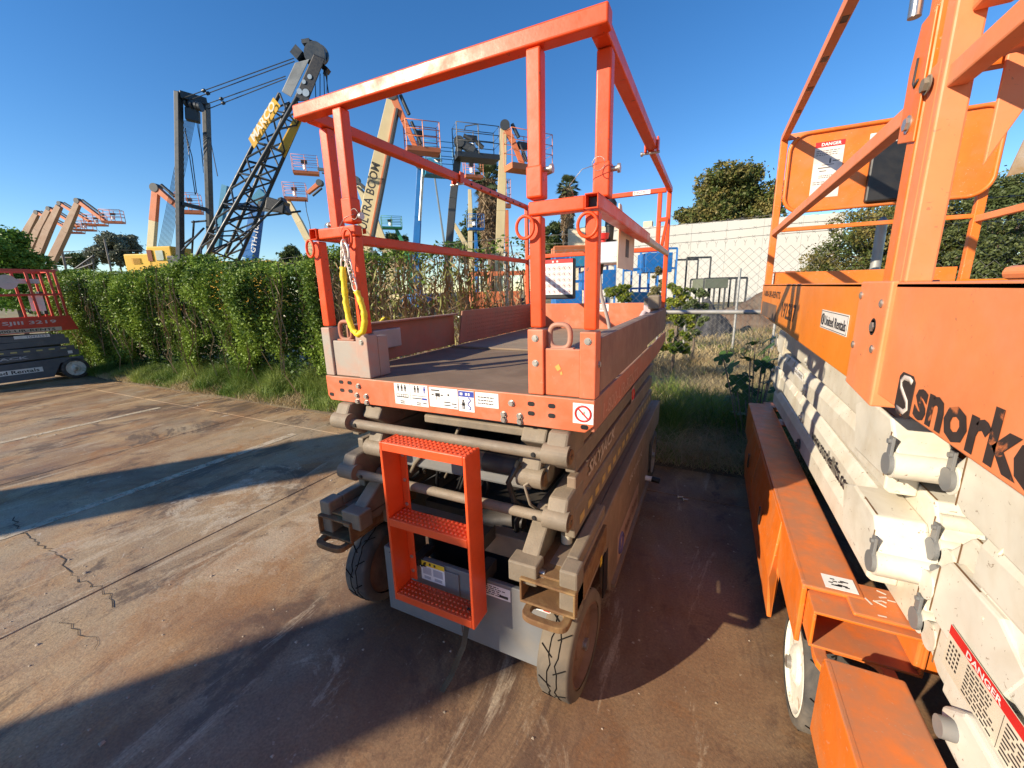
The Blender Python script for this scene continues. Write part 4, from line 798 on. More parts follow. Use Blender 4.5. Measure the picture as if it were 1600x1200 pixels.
b = MB(); b.box((lx0+.1, ly0, .16), (lx1-.1, 3.5, .45)); b.build('belly_pan', DKG, LL)
for z in (2.2, 1.74):
    b = MB(); b.beam((lx0+.03, 3.58, z), (lx1-.03, 3.58, z), .035, .035); b.beam((lx0+.03, ly0, z), (lx1-.03, ly0, z), .035, .035); b.build('end_rail', RDL, LL)
b = MB(); b.cyl((-12.10, 2.92, 1.98), (-12.24, 2.92, 2.0), .14, 18, r1=.10); b.box((-12.2, 2.90, 1.95), (-12.10, 3.35, 2.04)); b.build('control_hood', mat('pale_plastic_hood', (.55, .50, .48), .5, dirt=(.35, .3, .28), amt=.5), LL, bevel=.01)
b = MB(); b.box((-12.3, 3.30, 1.35), (-12.12, 3.36, 1.80)); b.build('manual_box', DKG, LL, bevel=.01); decal((-12.12, 3.14, 1.42), Y_, Z_, .20, .30, WHP, LL)
lf = mat('white_letters', (.62, .50, .48), .5)
text('SJIII 3219', (lx1, 2.68, 1.155), Y_, Z_, .085, lf, LL, width=.72, bold=.02)
b = MB(); b.ring((lx1+.001, 2.10, 1.17), Y_, Z_, .10, .055, .007, 20, 4); b.build('emblem', lf, LL); text('30', (lx1, 2.05, 1.14), Y_, Z_, .06, lf, LL)
o = decal((lx1, 2.45, 1.02), Y_, Z_, 1.0, .075, mat('tan_decal', (.60, .50, .38), .5), LL); text('1-800-UR-RENTS', (lx1+.001, 2.50, 1.032), Y_, Z_, .05, INK, o, width=.86, bold=.02)
o = decal((lx1-.025, 2.78, .905), Y_, Z_, .48, .06, WHP, LL); text('1047559', (lx1-.023, 2.95, .912), Y_, Z_, .045, mat('grey_digits', (.25, .25, .3), .5), o, width=.28)
text('SKYJACK', (lx1-.025, 2.17, .50), Y_, Z_, .065, mat('pale_letters', (.45, .47, .5), .5), LL, width=.72, bold=.03)
o = decal((lx1, 2.05, .235), Y_, Z_, .98, .095, WHP, LL); text('United Rentals', (lx1+.001, 2.22, .25), Y_, Z_, .065, INK, o, width=.76, bold=.02); b = MB(); b.ring((lx1+.002, 2.13, .283), Y_, Z_, .035, .03, .006, 16, 4); b.build('logo_mark', INK, o)
o = decal((lx1-.025, 2.40, .745), Y_, Z_, .09, .08, WHP, LL); b = MB(); b.ring((lx1-.022, 2.445, .785), Y_, Z_, .028, .028, .006, 16, 4); b.build('no_symbol', RED, o)
b = MB()
for i in range(9): b.box((lx1-.0260, 2.0+i*.17, .640), (lx1-.0245, 2.085+i*.17, .668))
b.build('hazard_checks', mat('yellow_checks', (.55, .48, .2), .5), LL)
b = MB(); b.box((lx1-.026, 3.45, .53), (lx1-.0245, 3.52, .59)); b.build('decal', WHP, LL)
# ------------------------------------------------------------------ fences
FY = 4.38
GAL = mat('galvanised_pipe', (.42, .42, .40), .45, metal=.4, dirt=(.3, .26, .2), amt=.5)
WIR = mat('fence_wire', (.20, .19, .17), .6, metal=.3)
FE = empty('chain_link_fence', (1.0, FY, 0), 'chain link fence with a horizontal pipe and barbed wire on top, behind the lifts', 'fence')
for x in (-14.4, -11.96, -9.52, -7.08, -4.64, -2.2, 3.7, 6.2):
    b = MB(); b.cyl((x, FY, -.1), (x, FY, 2.02 if x < 9 else 2.3), .024, 12); b.build('fence_post', GAL, FE)
b = MB(); b.cyl((1.185, FY-.03, -.1), (1.165, FY-.03, 2.04), .034, 14); b.cyl((1.165, FY-.03, 2.04), (1.165, FY-.03, 2.07), .038, 14, r1=.01); b.build('fence_post', GAL, FE)
for xa, xb, z in ((-14.4, -2.2, 1.27), (-2.19, 7.5, 1.33)):
    b = MB(); b.cyl((xa, FY-.028, z), (xb, FY-.028, z), .021, 12); b.build('fence_rail', GAL, FE)
def mesh_wires(x0, x1, z0, z1, y, cell, r, name, parent):
    b = MB(); k = int((x1-x0)/cell); rows = int((z1-z0)/(cell/2)); h = cell/2
    for i in range(k):
        pts = [(x0+i*cell+(h if j % 2 else 0), y+(.003 if j % 2 else -.003), z0+j*h) for j in range(rows+1)]; b.tube(pts, r, 3)
    # second family is the mirror of the first, offset by half a cell
    for i in range(k):
        pts = [(x0+i*cell+h+(0 if j % 2 else h), y+(-.003 if j % 2 else .003), z0+j*h) for j in range(rows+1)]
        b.tube(pts, r, 3)
    return b.build(name, WIR, parent, kind='stuff')
mesh_wires(-3.4, 7.0, .03, 1.93, FY, .078, .0017, 'chain_link_mesh', FE)
b = MB()
for i in range(int(10.4/.078)):
    x = -3.4+(i+.5)*.078; b.tube([(x, FY, 1.925), (x, FY, 1.95), (x-.012, FY, 1.975)], .0017, 3); b.tube([(x, FY, 1.95), (x+.012, FY, 1.975)], .0017, 3)
b.build('mesh_twists', WIR, FE, kind='stuff')
rb = random.Random(21)
for z, dy in ((2.06, -.05), (2.14, -.11), (1.99, .0)):
    pts = [(x, FY+dy, z+.012*math.sin(x*2.0)+rb.uniform(-.004, .004)) for x in np.linspace(-14.4, 7.4, 120)]
    b = MB(); b.tube(pts, .0022, 4)
    for i in range(150):
        x = -4+i*.11; 
        if x > 7: break
        z_ = z+.012*math.sin(x*2.0); b.tube([(x-.012, FY+dy-.012, z_-.012), (x+.012, FY+dy+.012, z_+.012)], .0015, 3); b.tube([(x-.012, FY+dy+.012, z_+.012), (x+.012, FY+dy-.012, z_-.012)], .0015, 3)
    b.build('barbed_wire', WIR, FE, kind='stuff')
p0 = at(1030, 470, 10.5); p1 = at(1215, 470, 9.5)
FE2 = empty('low_fence', (p0.x, p0.y, 0), 'low dark fine mesh fence with a pale post before the brown mound', 'fence')
FD = (p1-p0).normalized(); 
for t in (0, .25, .68, 1.0):
    q = p0.lerp(p1, t); zt = 1.95 if t == .68 else 1.30; b = MB(); b.cyl((q.x, q.y, -.05), (q.x, q.y, zt), .03, 10); b.build('fence_post', GAL, FE2)
b = MB(); L = (p1-p0).xy.length; k = int(L/.10)
for i in range(k):
    for s in (0, 1):
        pts = [(p0.x+FD.x*.10*(i+.5*((j+s) % 2)), p0.y+FD.y*.10*(i+.5*((j+s) % 2)), .05+j*.06) for j in range(22)]; b.tube(pts, .0035, 3)
b.build('chain_link_mesh', WIR, FE2, kind='stuff')
# ------------------------------------------------------------------ buildings
WAL = mat('white_tilt_up_wall', (.56, .55, .51), .7, dirt=(.58, .55, .48), amt=.6, scale=.25, bump=.05, bscale=3, var=.03)
CRW = mat('cream_parapet', (.58, .50, .36), .7)
A0 = at(930, 440, 43); A1 = at(1306, 440, 36)
BW = empty('warehouse', (A0.x, A0.y, 0), 'long white windowless warehouse with panel seams beyond the right hand fence', 'building')
d = Vector((A1.x-A0.x, A1.y-A0.y, 0)); Lw = d.length; d.normalize(); nrm = Vector((-d.y, d.x, 0))
HW = 7.25; npn = 7
for i in range(npn):
    a = A0.xy.to_3d()+d*(Lw*i/npn+.006); c = A0.xy.to_3d()+d*(Lw*(i+1)/npn-.006); off = nrm*(.012*(i % 2))
    b = MB(); b.add([a+off, c+off, c+nrm*.3, a+nrm*.3]+[v+Z_*HW for v in (a+off, c+off, c+nrm*.3, a+nrm*.3)], [(3,2,1,0), (4,5,6,7), (0,1,5,4), (1,2,6,5), (2,3,7,6), (3,0,4,7)]); b.build('wall_panel', WAL, BW, bevel=.01, seg=1)
a = A0.xy.to_3d(); c = A1.xy.to_3d(); b = MB(); b.add([a+nrm*.3, c+nrm*.3, c+nrm*18, a+nrm*18]+[v+Z_*(HW-.5) for v in (a+nrm*.3, c+nrm*.3, c+nrm*18, a+nrm*18)], [(0,1,5,4), (1,2,6,5), (2,3,7,6), (3,0,4,7), (4,5,6,7)]); b.build('rear_walls', WAL, BW)
b = MB(); a = A0.xy.to_3d()-d*3.2+nrm*1.5; c = A0.xy.to_3d()+d*2.2+nrm*1.5; b.add([a, c, c+nrm*6, a+nrm*6]+[v+Z_*(HW+.55) for v in (a, c, c+nrm*6, a+nrm*6)], [(3,2,1,0), (4,5,6,7), (0,1,5,4), (1,2,6,5), (2,3,7,6), (3,0,4,7)]); b.build('cream_annex', CRW, BW)
for px, py, n_ in ((968, 358, 1), (1005, 350, 2)):
    q = at(px, py, 46); b = MB(); b.box((q.x, q.y, HW-.3), (q.x+.9, q.y+1, q.z+.25)); b.build('roof_vent', CRW, BW)
b = MB()
for i in range(npn*2): 
    q = A0.xy.to_3d()+d*(Lw*(i+.5)/(npn*2)); b.beam(q+Z_*(HW+.001)-nrm*.01, q+Z_*(HW+.03)-nrm*.01, .5, .02)
b.build('coping', WAL, BW, kind='stuff')
# ------------------------------------------------------------------ boom machines
CRB = mat('cream_boom', (.64, .53, .30), .5, dirt=(.5, .4, .24), amt=.4, scale=.8)
TNB = mat('tan_boom', (.34, .20, .12), .55, dirt=(.44, .33, .22), amt=.6, scale=.5)
ORB = mat('orange_jib', (.62, .17, .06), .5, dirt=(.45, .2, .1), amt=.4, scale=1)
BLB = mat('blue_paint', (.01, .16, .48), .45, dirt=(.02, .1, .3), amt=.4, scale=1)
CYB = mat('teal_blue_paint', (.02, .22, .38), .5)
DBM = mat('charcoal_paint', (.045, .05, .055), .5)
GNB = mat('green_paint', (.02, .20, .09), .5)
YLB = mat('yellow_machine_paint', (.72, .42, .02), .45, dirt=(.55, .33, .05), amt=.5, scale=.8)
STL = mat('blue_black_steel', (.018, .028, .038), .4, dirt=(.06, .07, .08), amt=.4, scale=2)
def basket(root, px, py, w, h, d, m_, floor=None, skew=.35, panel=True):
    """px,py = lower left corner in the photo, w,h in pixels at distance d"""
    s = d/630; c = at(px+w/2, py, d); W_ = w*s*.92; H = h*s; D = min(1.0, W_*.5)
    u = (RH*math.cos(skew)+FH*math.sin(skew)); v = (FH*math.cos(skew)-RH*math.sin(skew)); fl = .22*H
    def P(a, c_, z): return c+u*a*W_/2+v*c_*D/2+Z_*z
    b = MB(); b.add([P(-1,-1,0), P(1,-1,0), P(1,1,0), P(-1,1,0), P(-1,-1,fl*.7), P(1,-1,fl*.7), P(1,1,fl*.7), P(-1,1,fl*.7)], [(3,2,1,0),(4,5,6,7),(0,1,5,4),(1,2,6,5),(2,3,7,6),(3,0,4,7)]); b.build('basket_floor', floor or m_, root)
    r = .022 if d < 50 else .035
    for i, (a, c_) in enumerate(((-1,-1), (0,-1), (1,-1), (1,1), (0,1), (-1,1))):
        b = MB(); b.beam(P(a, c_, fl*.6), P(a, c_, H), r*1.6, r*1.6); b.build('basket_post', m_, root)
    for z in (H, H*.72, H*.48):
        b = MB(); b.tube([P(-1,-1,z), P(1,-1,z), P(1,1,z), P(-1,1,z)], r, 5, True); b.build('basket_rail', m_, root)
    if panel:
        b = MB(); q = P(-.1, .9, H*.75); b.beam(q-u*W_*.12, q+u*W_*.12, .3, H*.16); b.build('control_console', DKG, root)
        b = MB(); q = P(-.1, .6, H*.45); b.beam(q-Z_*H*.12, q+Z_*H*.12, .22, .22); b.build('document_bin', WHP, root)
def undercarriage(root, x, y, m_, scale=1.0):
    s = scale
    b = MB(); b.box((x-1.1*s, y-1.1*s, .35*s), (x+1.1*s, y+1.1*s, .75*s)); b.build('chassis', DKG, root, bevel=.03)
    b = MB(); b.cyl((x, y, .75*s), (x, y, .95*s), .5*s, 20); b.box((x-.9*s, y-.6*s, .95*s), (x+.9*s, y+.6*s, 1.5*s)); b.build('turret', m_, root, bevel=.04)
    for sx in (-1, 1):
        for sy in (-1, 1):
            b = MB(); b.cyl((x+sx*1.0*s, y+sy*.85*s, .42*s), (x+sx*1.35*s, y+sy*.85*s, .42*s), .42*s, 20); b.build('wheel', RUB, root)
def boom_lift(label, d, segs, bk, cols, jib=None, group='boom lifts raised beyond the hedge', bm=None, cat='boom lift', skew=.35, scale=1.0, name='boom_lift'):
    """segs: [(px,py,width px)...] from the base up; cols per segment"""
    q = at(segs[0][0], segs[0][1], d); base = Vector((q.x, q.y, 0)); root = empty(name, base, label, cat, group)
    undercarriage(root, base.x, base.y, cols[0], scale)
    pts = [at(a, c, d) for a, c, w in segs]; low = Vector((base.x, base.y, 1.2*scale))
    ws = [w*d/630 for a, c, w in segs]
    b = MB(); b.beam(low, pts[0], ws[0]*.8, ws[0]*.5, FH); b.build('boom_foot', cols[0], root)
    for i in range(len(pts)-1):
        b = MB(); b.beam(pts[i], pts[i+1], ws[i]*.8, ws[i]*.5, FH, w1=ws[i+1]*.8, h1=ws[i+1]*.5); b.build('boom_section', cols[min(i, len(cols)-1)], root, bevel=.02)
    if jib:
        jp = [at(a, c, d) for a, c, w in jib]; jw = [w*d/630 for a, c, w in jib]
        b = MB(); b.cyl(jp[0]-FH*jw[0]*.6, jp[0]+FH*jw[0]*.6, jw[0]*.75, 14); b.build('elbow', DBM, root)
        for i in range(len(jp)-1):
            b = MB(); b.beam(jp[i], jp[i+1], jw[i], jw[i], FH, w1=jw[i+1]); b.build('jib', bm or ORB, root, bevel=.01)
            off = (jp[i+1]-jp[i]).normalized().cross(FH)*jw[i]*1.1
            b = MB(); b.cyl(jp[i].lerp(jp[i+1], .1)+off, jp[i].lerp(jp[i+1], .85)+off, jw[i]*.28, 8); b.build('jib_cylinder', DBM, root)
    if bk: basket(root, *bk[:4], d, bk[4], skew=skew)
    return root, pts, ws
boom_lift('nearest tan boom lift of the left row, its orange basket farthest right', 58, [(79, 412, 13), (103, 362, 12), (122, 318, 9)], (165, 349, 26, 18, ORB), (TNB, TNB), [(122, 314, 5), (165, 346, 4)])
boom_lift('tan boom lift second from the front in the left row', 60, [(57, 405, 12), (75, 360, 12), (93, 322, 9)], (139, 353, 25, 15, ORB), (TNB, TNB), [(94, 318, 4), (140, 346, 3)])
boom_lift('tan boom lift third in the left row, with its small basket half behind its neighbours', 62, [(42, 400, 11), (60, 360, 11), (77, 328, 8)], (121, 361, 25, 14, ORB), (TNB, TNB), [(77, 326, 4), (122, 354, 3)])
boom_lift('reddish tan boom lift at the far left end of the row', 64, [(28, 395, 11), (44, 360, 11), (58, 333, 8)], (107, 365, 21, 13, ORB), (TNB, TNB), [(58, 332, 4), (108, 358, 3)])
r_, p_, w_ = boom_lift('cream and orange boom lift behind the tall black crane mast', 38, [(236, 396, 12), (240, 345, 12), (244, 297, 11)], (284, 334, 30, 27, ORB), (CRB, ORB), [(244, 294, 8), (272, 318, 6), (286, 331, 5)])
boom_lift('boom lift holding a distant orange basket high left of the cream booms', 48, [(606, 400, 13), (583, 345, 11), (560, 290, 8)], (461, 273, 36, 24, ORB), (CRB, CRB), [(557, 282, 7), (540, 271, 4), (497, 264, 4)], bm=DBM)
r_, p_, w_ = boom_lift('boom lift with a cable dangling from its orange basket beside the lattice boom', 42, [(487, 385, 12), (468, 348, 12), (450, 315, 9)], (447, 313, 32, 22, ORB), (CRB, CRB), [(500, 286, 6), (481, 302, 4)])
b = MB(); b.tube([at(477, 312, 42), at(479, 330, 42), at(484, 350, 42), at(486, 368, 42)], .035, 5); b.build('dangling_cable', DBM, r_)
r_, p_, w_ = boom_lift('tall lettered cream boom lift with a folded orange jib behind the gate', 23, [(568, 372, 26), (592, 260, 24), (613, 158, 17)], (636, 240, 50, 38, ORB), (CRB, CRB), [(614, 150, 9), (632, 190, 8), (652, 236, 6)])
dv = (p_[2]-p_[0]).normalized(); sdv = dv.cross(FH).normalized(); sdv = sdv if sdv.dot(RH) > 0 else -sdv
for off, wd, m_ in ((.40, .09, ORB), (.52, .12, DBM)):
    a = p_[0]+sdv*off-FH*.1; c = p_[2]+sdv*(off*.75)-FH*.1-dv*.3; b = MB(); b.beam(a, c, wd, .3, FH); b.build('hose_carrier', m_, r_, bevel=.01)
text('ULTRA BOOM', at(573, 360, 22.4), dv, -sdv, .45, INK, r_, width=3.3, bold=.02, shear=.1, proud=.02)
r_, p_, w_ = boom_lift('blue boom lift with a chrome ram, its blue basket below the orange one', 26, [(650, 398, 13), (653, 340, 12), (657, 262, 11)], (664, 276, 48, 42, CYB), (BLB, BLB), [(657, 258, 9), (668, 250, 7), (690, 262, 6)], bm=CYB)
b = MB(); b.cyl(at(656, 345, 25.6), at(661, 262, 25.6), .09, 14); b.build('chrome_ram', CHR, r_)
r_, p_, w_ = boom_lift('charcoal boom lift with a large dark basket reaching to the right', 24, [(700, 402, 13), (708, 310, 13), (718, 225, 11)], (712, 251, 66, 42, DBM), (DBM, DBM), [(718, 223, 10), (735, 232, 11), (748, 244, 8)], bm=DBM)
b = MB(); b.tube([at(726, 204, 24), at(727, 197, 24), at(746, 194, 24), at(748, 206, 24)], .03, 6); b.build('hoop_bar', DBM, r_)
r_, p_, w_ = boom_lift('upright cream boom lift with an orange jib left of the middle orange post', 27, [(779, 440, 16), (783, 330, 16), (787, 202, 12)], (790, 270, 72, 50, ORB), (CRB, CRB), [(789, 197, 9), (803, 225, 7), (818, 262, 6)], skew=.5)
boom_lift('boom lift with a small orange basket low behind the palm crown', 36, [(735, 400, 9), (735, 330, 8), (734, 296, 6)], (726, 279, 28, 26, ORB), (CRB, CRB), None)
boom_lift('boom lift with a small orange basket peeping out behind the cream upright boom', 40, [(792, 400, 8), (792, 350, 7), (792, 328, 6)], (784, 325, 14, 38, ORB), (ORB, ORB), None)
r_, p_, w_ = boom_lift('green boom lift with a small green basket above the far trees', 40, [(638, 400, 8), (630, 380, 7), (618, 356, 5)], (597, 358, 31, 17, GNB), (GNB, GNB), None)
r_, p_, w_ = boom_lift('blue boom lift with a tiny blue and white basket in front of the shaggy palm', 34, [(744, 400, 7), (744, 375, 6), (743, 362, 5)], (731, 360, 25, 22, BLB), (BLB, BLB), None)
boom_lift('leaning cream boom low between the charcoal and the upright cream boom', 30, [(735, 395, 9), (722, 372, 8), (709, 350, 7)], None, (CRB, CRB), None)
r_, p_, w_ = boom_lift('slim grey telescopic mast leaning beside the blue boom', 28, [(695, 385, 4), (687, 330, 3), (679, 276, 3)], None, (mat('grey_mast', (.2, .24, .26), .5),)*2, None, cat='mast')
# two cream strut machines low behind the lettered boom
boom_lift('cream boom lift crouching low with crossed struts behind the lettered boom', 30, [(612, 404, 9), (590, 350, 8), (575, 300, 6)], None, (CRB, CRB), [(575, 298, 5), (560, 285, 4)], bm=DBM)
# telehandler with GTH lettering
q = at(392, 405, 24); TH = empty('telehandler', (q.x, q.y, 0), 'blue telehandler with white lettering on its raised boom, seen through the black lattice', 'telehandler')
undercarriage(TH, q.x, q.y, BLB)
a, c = at(391, 404, 24), at(403, 318, 24); b = MB(); b.beam(Vector((a.x, a.y, 1.2)), a, .55, .6, FH); b.beam(a, c, .60, .6, FH, w1=.5); b.build('boom_section', BLB, TH, bevel=.02)
b = MB(); b.beam(c-FH*.2, at(413, 300, 23.8), .42, .42, FH); b.build('boom_section', CYB, TH); b = MB(); b.beam(at(404, 322, 23.6), at(440, 325, 23.6), .1, .5, Z_); b.beam(at(430, 330, 23.6), at(432, 312, 23.6), .15, .3, FH); b.build('fork_carriage', DBM, TH)
dv = (c-a).normalized(); text('GTH-1056', at(399, 396, 23.55), dv, -(dv.cross(FH).normalized() if dv.cross(FH).dot(RH) > 0 else -dv.cross(FH).normalized()), .27, WHP, TH, width=1.9, bold=.02, proud=.02)
b = MB(); b.beam(at(353, 290, 25.5), at(340, 385, 25.5), .3, .3, FH); b.build('boom_strut', CYB, TH)
# ------------------------------------------------------------------ lattice crane
D = 19.0; q = at(318, 412, D)
CR_ = empty('lattice_crane', (q.x, q.y, 0), 'black lattice boom crane with a tall mast, ropes and yellow name boards', 'crane')
def px(a, c, dd=0): return at(a, c, D+dd)
ch = {'front_left': (px(303, 408, 0), px(437, 146, 0)), 'front': (px(314, 414, -1.0), px(464, 152, -.6)), 'right': (px(372, 408, .6), px(476, 172, .5)), 'back': (px(352, 400, 1.6), px(452, 160, 1.1))}
keys = ['front_left', 'front', 'right', 'back']
for k in keys: b = MB(); b.cyl(ch[k][0], ch[k][1], .075, 10); b.build('chord', STL, CR_)
N = 11
def cpt(k, t): return ch[k][0].lerp(ch[k][1], t)
for f in range(4):
    k0, k1 = keys[f], keys[(f+1) % 4]
    for i in range(N):
        t0, t1 = i/N, (i+1)/N; b = MB(); b.cyl(cpt(k0 if i % 2 else k1, t0), cpt(k1 if i % 2 else k0, t1), .040, 6); b.build('lacing', STL, CR_)
        if i % 2 == 0: b = MB(); b.cyl(cpt(k0, t0), cpt(k1, t0), .036, 6); b.build('lacing', STL, CR_)
for t in (.34, .36, .62):
    for a_, c_ in (('front_left', 'right'), ('front', 'back')):
        b = MB(); b.cyl(cpt(a_, t), cpt(c_, t+.01), .05, 6); b.build('lacing', STL, CR_)
# boom head
hd = (px(500, 78)-px(448, 165)).normalized()
b = MB(); v = [px(436, 152, -.5), px(470, 160, -.9), px(493, 66, -.9), px(468, 84, -.5), px(462, 168, .7), px(478, 182, .6), px(512, 98, .6), px(486, 66, .7)]
b.add([px(440, 143, -.6), px(455, 152, -.6), px(484, 92, -.6), px(461, 98, -.6), px(440, 143, .7), px(455, 152, .7), px(484, 92, .7), px(461, 98, .7)], [(0,1,2,3), (7,6,5,4), (0,3,7,4), (1,5,6,2), (3,2,6,7), (0,4,5,1)]); b.build('head_plate', mat('worn_grey_plate', (.20, .22, .23), .45, dirt=(.05, .06, .07), amt=.8, scale=1), CR_, bevel=.02)
b = MB(); b.add([px(457, 158, -.62), px(482, 158, -.62), px(508, 92, -.62), px(490, 84, -.62), px(457, 158, .75), px(482, 158, .75), px(508, 92, .75), px(490, 84, .75)], [(0,1,2,3), (7,6,5,4), (0,3,7,4), (1,5,6,2), (3,2,6,7), (0,4,5,1)]); hp = b.build('head_box', BLK, CR_, bevel=.03)
for a_, c_, r_ in ((468, 143, .11), (475, 128, .08), (478, 145, .14), (484, 120, .09)):
    b = MB(); o = px(a_, c_, -.63); b.cyl(o, o-FH*.02, r_, 14); b.build('lightening_hole', mat('pale_hole', (.25, .33, .42), .6) if 'pale_hole' not in bpy.data.materials else bpy.data.materials['pale_hole'], hp)
for a_, c_, r_, dd in ((492, 84, .42, -.25), (493, 90, .40, .15), (499, 86, .38, .45), (486, 73, .22, 0)):
    b = MB(); o = px(a_, c_, dd); b.cyl(o-FH*.06, o+FH*.06, r_, 22); b.build('sheave', STL, CR_, bevel=.02)
b = MB(); b.beam(px(463, 92), px(472, 80), .35, .5, FH); b.beam(px(474, 68), px(486, 66), .15, .3, FH); b.beam(px(478, 72), px(474, 66), .12, .2, FH); b.build('head_bracket', STL, CR_)
b = MB(); b.beam(px(505, 105), px(513, 112), .18, .3, FH); b.beam(px(510, 108), px(508, 118), .1, .2, FH); b.build('rope_guide', BLK, CR_)
for a_, c_, e_, f_ in ((508, 110, 514, 150), (506, 112, 507, 150), (500, 115, 500, 155), (492, 120, 494, 165), (511, 110, 511, 145)):
    b = MB(); b.cyl(px(a_, c_, -.2), px(e_, f_, -.2), .018, 5); b.build('hoist_rope', BLK, CR_)
# name boards
def board(c4, dd, label=None):
    v = [px(*c, dd) for c in c4]; n = (v[1]-v[0]).cross(v[3]-v[0]).normalized()*.04
    b = MB(); b.add(v+[p-n for p in v], [(0,1,2,3), (7,6,5,4), (0,4,5,1), (1,5,6,2), (2,6,7,3), (3,7,4,0)]); return b.build('name_board', YLB, CR_), v
bo, v = board([(388, 217), (397, 232), (438, 165), (427, 152)], -.75)
rg = (v[3]-v[0]).normalized(); up_ = (v[0]-v[1]).normalized()
text('MARCO', v[1]+rg*.18+up_*.08-FH*.02, rg, up_, (v[0]-v[1]).length*.72, mat('white_board_letters', (.75, .72, .60), .5), bo, width=(v[3]-v[0]).length*.86, bold=.03, proud=.055)
board([(434, 232), (444, 246), (470, 190), (461, 180)], .4)
# mast
ML0, ML1 = px(282, 412, 1.0), px(279, 144, 1.0); MR0, MR1 = px(330, 410, 1.8), px(322, 160, 1.8)
for a, c in ((ML0, ML1), (MR0, MR1)): b = MB(); b.beam(a, c, .20, .30, FH); b.build('mast_leg', STL, CR_, bevel=.02)
b = MB(); b.beam(ML1+Z_*-.1, MR1+Z_*.0, .3, .30, Z_); b.build('mast_head', STL, CR_, bevel=.02)
b = MB(); b.beam(px(284, 318, 1.0), px(328, 329, 1.8), .16, .16); b.build('mast_crossbar', STL, CR_)
b = MB(); b.beam(px(290, 178, 1.2), px(312, 183, 1.4), .3, .5, Z_); b.build('sheave_block', STL, CR_, bevel=.03)
for a_ in (292, 300, 308, 313): b = MB(); o = px(a_, 161+.3*(a_-292), 1.2); b.cyl(o-RH*.05, o+RH*.05, .18, 14); b.build('sheave', STL, CR_)
for i in range(14):
    a = px(288+1.7*i, 188, 1.3); c = px(246+1.9*i if i < 11 else 318, 392 if i < 11 else 250+10*i-110, 4.5-.25*i); b = MB(); b.cyl(a, c, .011, 4); b.build('hoist_rope', STL, CR_)
b = MB(); b.tube([px(289, 200, 1.3), px(297, 250, 1.3), (px(305, 304, 1.3)), px(307, 300, 1.3), px(300, 245, 1.3), px(289, 205, 1.3)], .02, 5); b.build('rope_loop', STL, CR_)
for (a_, c_, e_, f_, dd) in ((284, 154, 459, 91, 1.0), (292, 158, 460, 96, 1.2), (322, 163, 446, 119, 1.6), (326, 170, 446, 123, 1.8)):
    b = MB(); b.cyl(px(a_, c_, dd), px(e_, f_, -.3), .018, 6); b.build('pendant_rope', STL, CR_)
    q1 = px(a_, c_, dd).lerp(px(e_, f_, -.3), .2); q2 = px(a_, c_, dd).lerp(px(e_, f_, -.3), .22); b = MB(); b.cyl(q1, q2, .07, 8); b.build('rope_socket', STL, CR_)
b = MB(); b.cyl(px(328, 215, 1.8), px(340, 275, .5), .02, 5); b.build('stay_rope', STL, CR_)
for (a_, c_, e_, f_, dd) in ((284, 392, 319, 356, .8), (300, 412, 340, 350, .8), (262, 400, 300, 372, 1.5), (322, 345, 300, 347, 1), (303, 345, 300, 395, 1), (330, 400, 400, 352, -.5), (440, 312, 350, 405, -.6), (352, 345, 470, 330, -.3)):
    b = MB(); b.cyl(px(a_, c_, dd), px(e_, f_, dd+.5), .045, 6); b.build('strut', STL, CR_)
b = MB(); b.beam(px(420, 318, -.3), px(448, 326, -.3), .5, .5, FH); b.beam(px(440, 310, -.3), px(450, 335, -.3), .2, .4, FH); b.build('boom_winch', BLK, CR_, bevel=.03)
# crane upper works: yellow house, cab
def blk(name, p, w, h, dp, m_, root, bevel=.05): 
    s = p; b = MB(); u = RH*w; v_ = FH*dp; z = Z_*h; b.add([s, s+u, s+u+v_, s+v_, s+z, s+u+z, s+u+v_+z, s+v_+z], [(3,2,1,0),(4,5,6,7),(0,1,5,4),(1,2,6,5),(2,3,7,6),(3,0,4,7)]); return b.build(name, m_, root, bevel=bevel)
def fl(a, c, dd): p_ = at(a, c, D+dd); return p_
p_ = at(199, 428, D+1.0); hh = at(199, 397, D+1.0).z; blk('engine_house', Vector((p_.x, p_.y, .9)), 1.35, hh-.9, 1.6, YLB, CR_)
o = at(205, 412, D+.97); b = MB()
for i in range(7): b.beam(o+Z_*(.04*i)+RH*.05, o+Z_*(.04*i)+RH*.45, .02, .015)
b.build('louvre', mat('dark_yellow', (.5, .28, .02), .5), CR_, kind='stuff')
p_ = at(236, 425, D+1.0); hh = at(236, 385, D+1).z; blk('operator_cab', Vector((p_.x, p_.y, 1.0)), 1.15, hh-1.0, 1.4, YLB, CR_)
p_ = at(245, 407, D+.96); blk('cab_window', p_, .35, .45, .03, mat('cab_glass', (.45, .50, .42), .15), CR_, .01)
p_ = at(232, 408, D+.96); blk('cab_doorway', p_, .22, .5, .03, mat('cab_inner', (.20, .05, .02), .7), CR_, .0)
p_ = at(262, 412, D+.9); blk('winch_housing', Vector((p_.x, p_.y, 1.2)), .8, at(262, 396, D).z-1.2, 1.2, DBM, CR_)
p_ = at(238, 396, D+1.4); b = MB(); b.cyl(p_, p_+RH*.6, .12, 12); b.build('exhaust_box', RUS, CR_)
p_ = at(283, 418, D+.6); blk('front_housing', Vector((p_.x, p_.y, 1.0)), 4.2, at(283, 408, D).z-1.0, 1.4, YLB, CR_)
p_ = at(250, 430, D+.3); b = MB(); b.box((p_.x-2, p_.y-.2, .35), (p_.x+3.5, p_.y+2.6, 1.0)); b.build('carrier', YLB, CR_, bevel=.05)
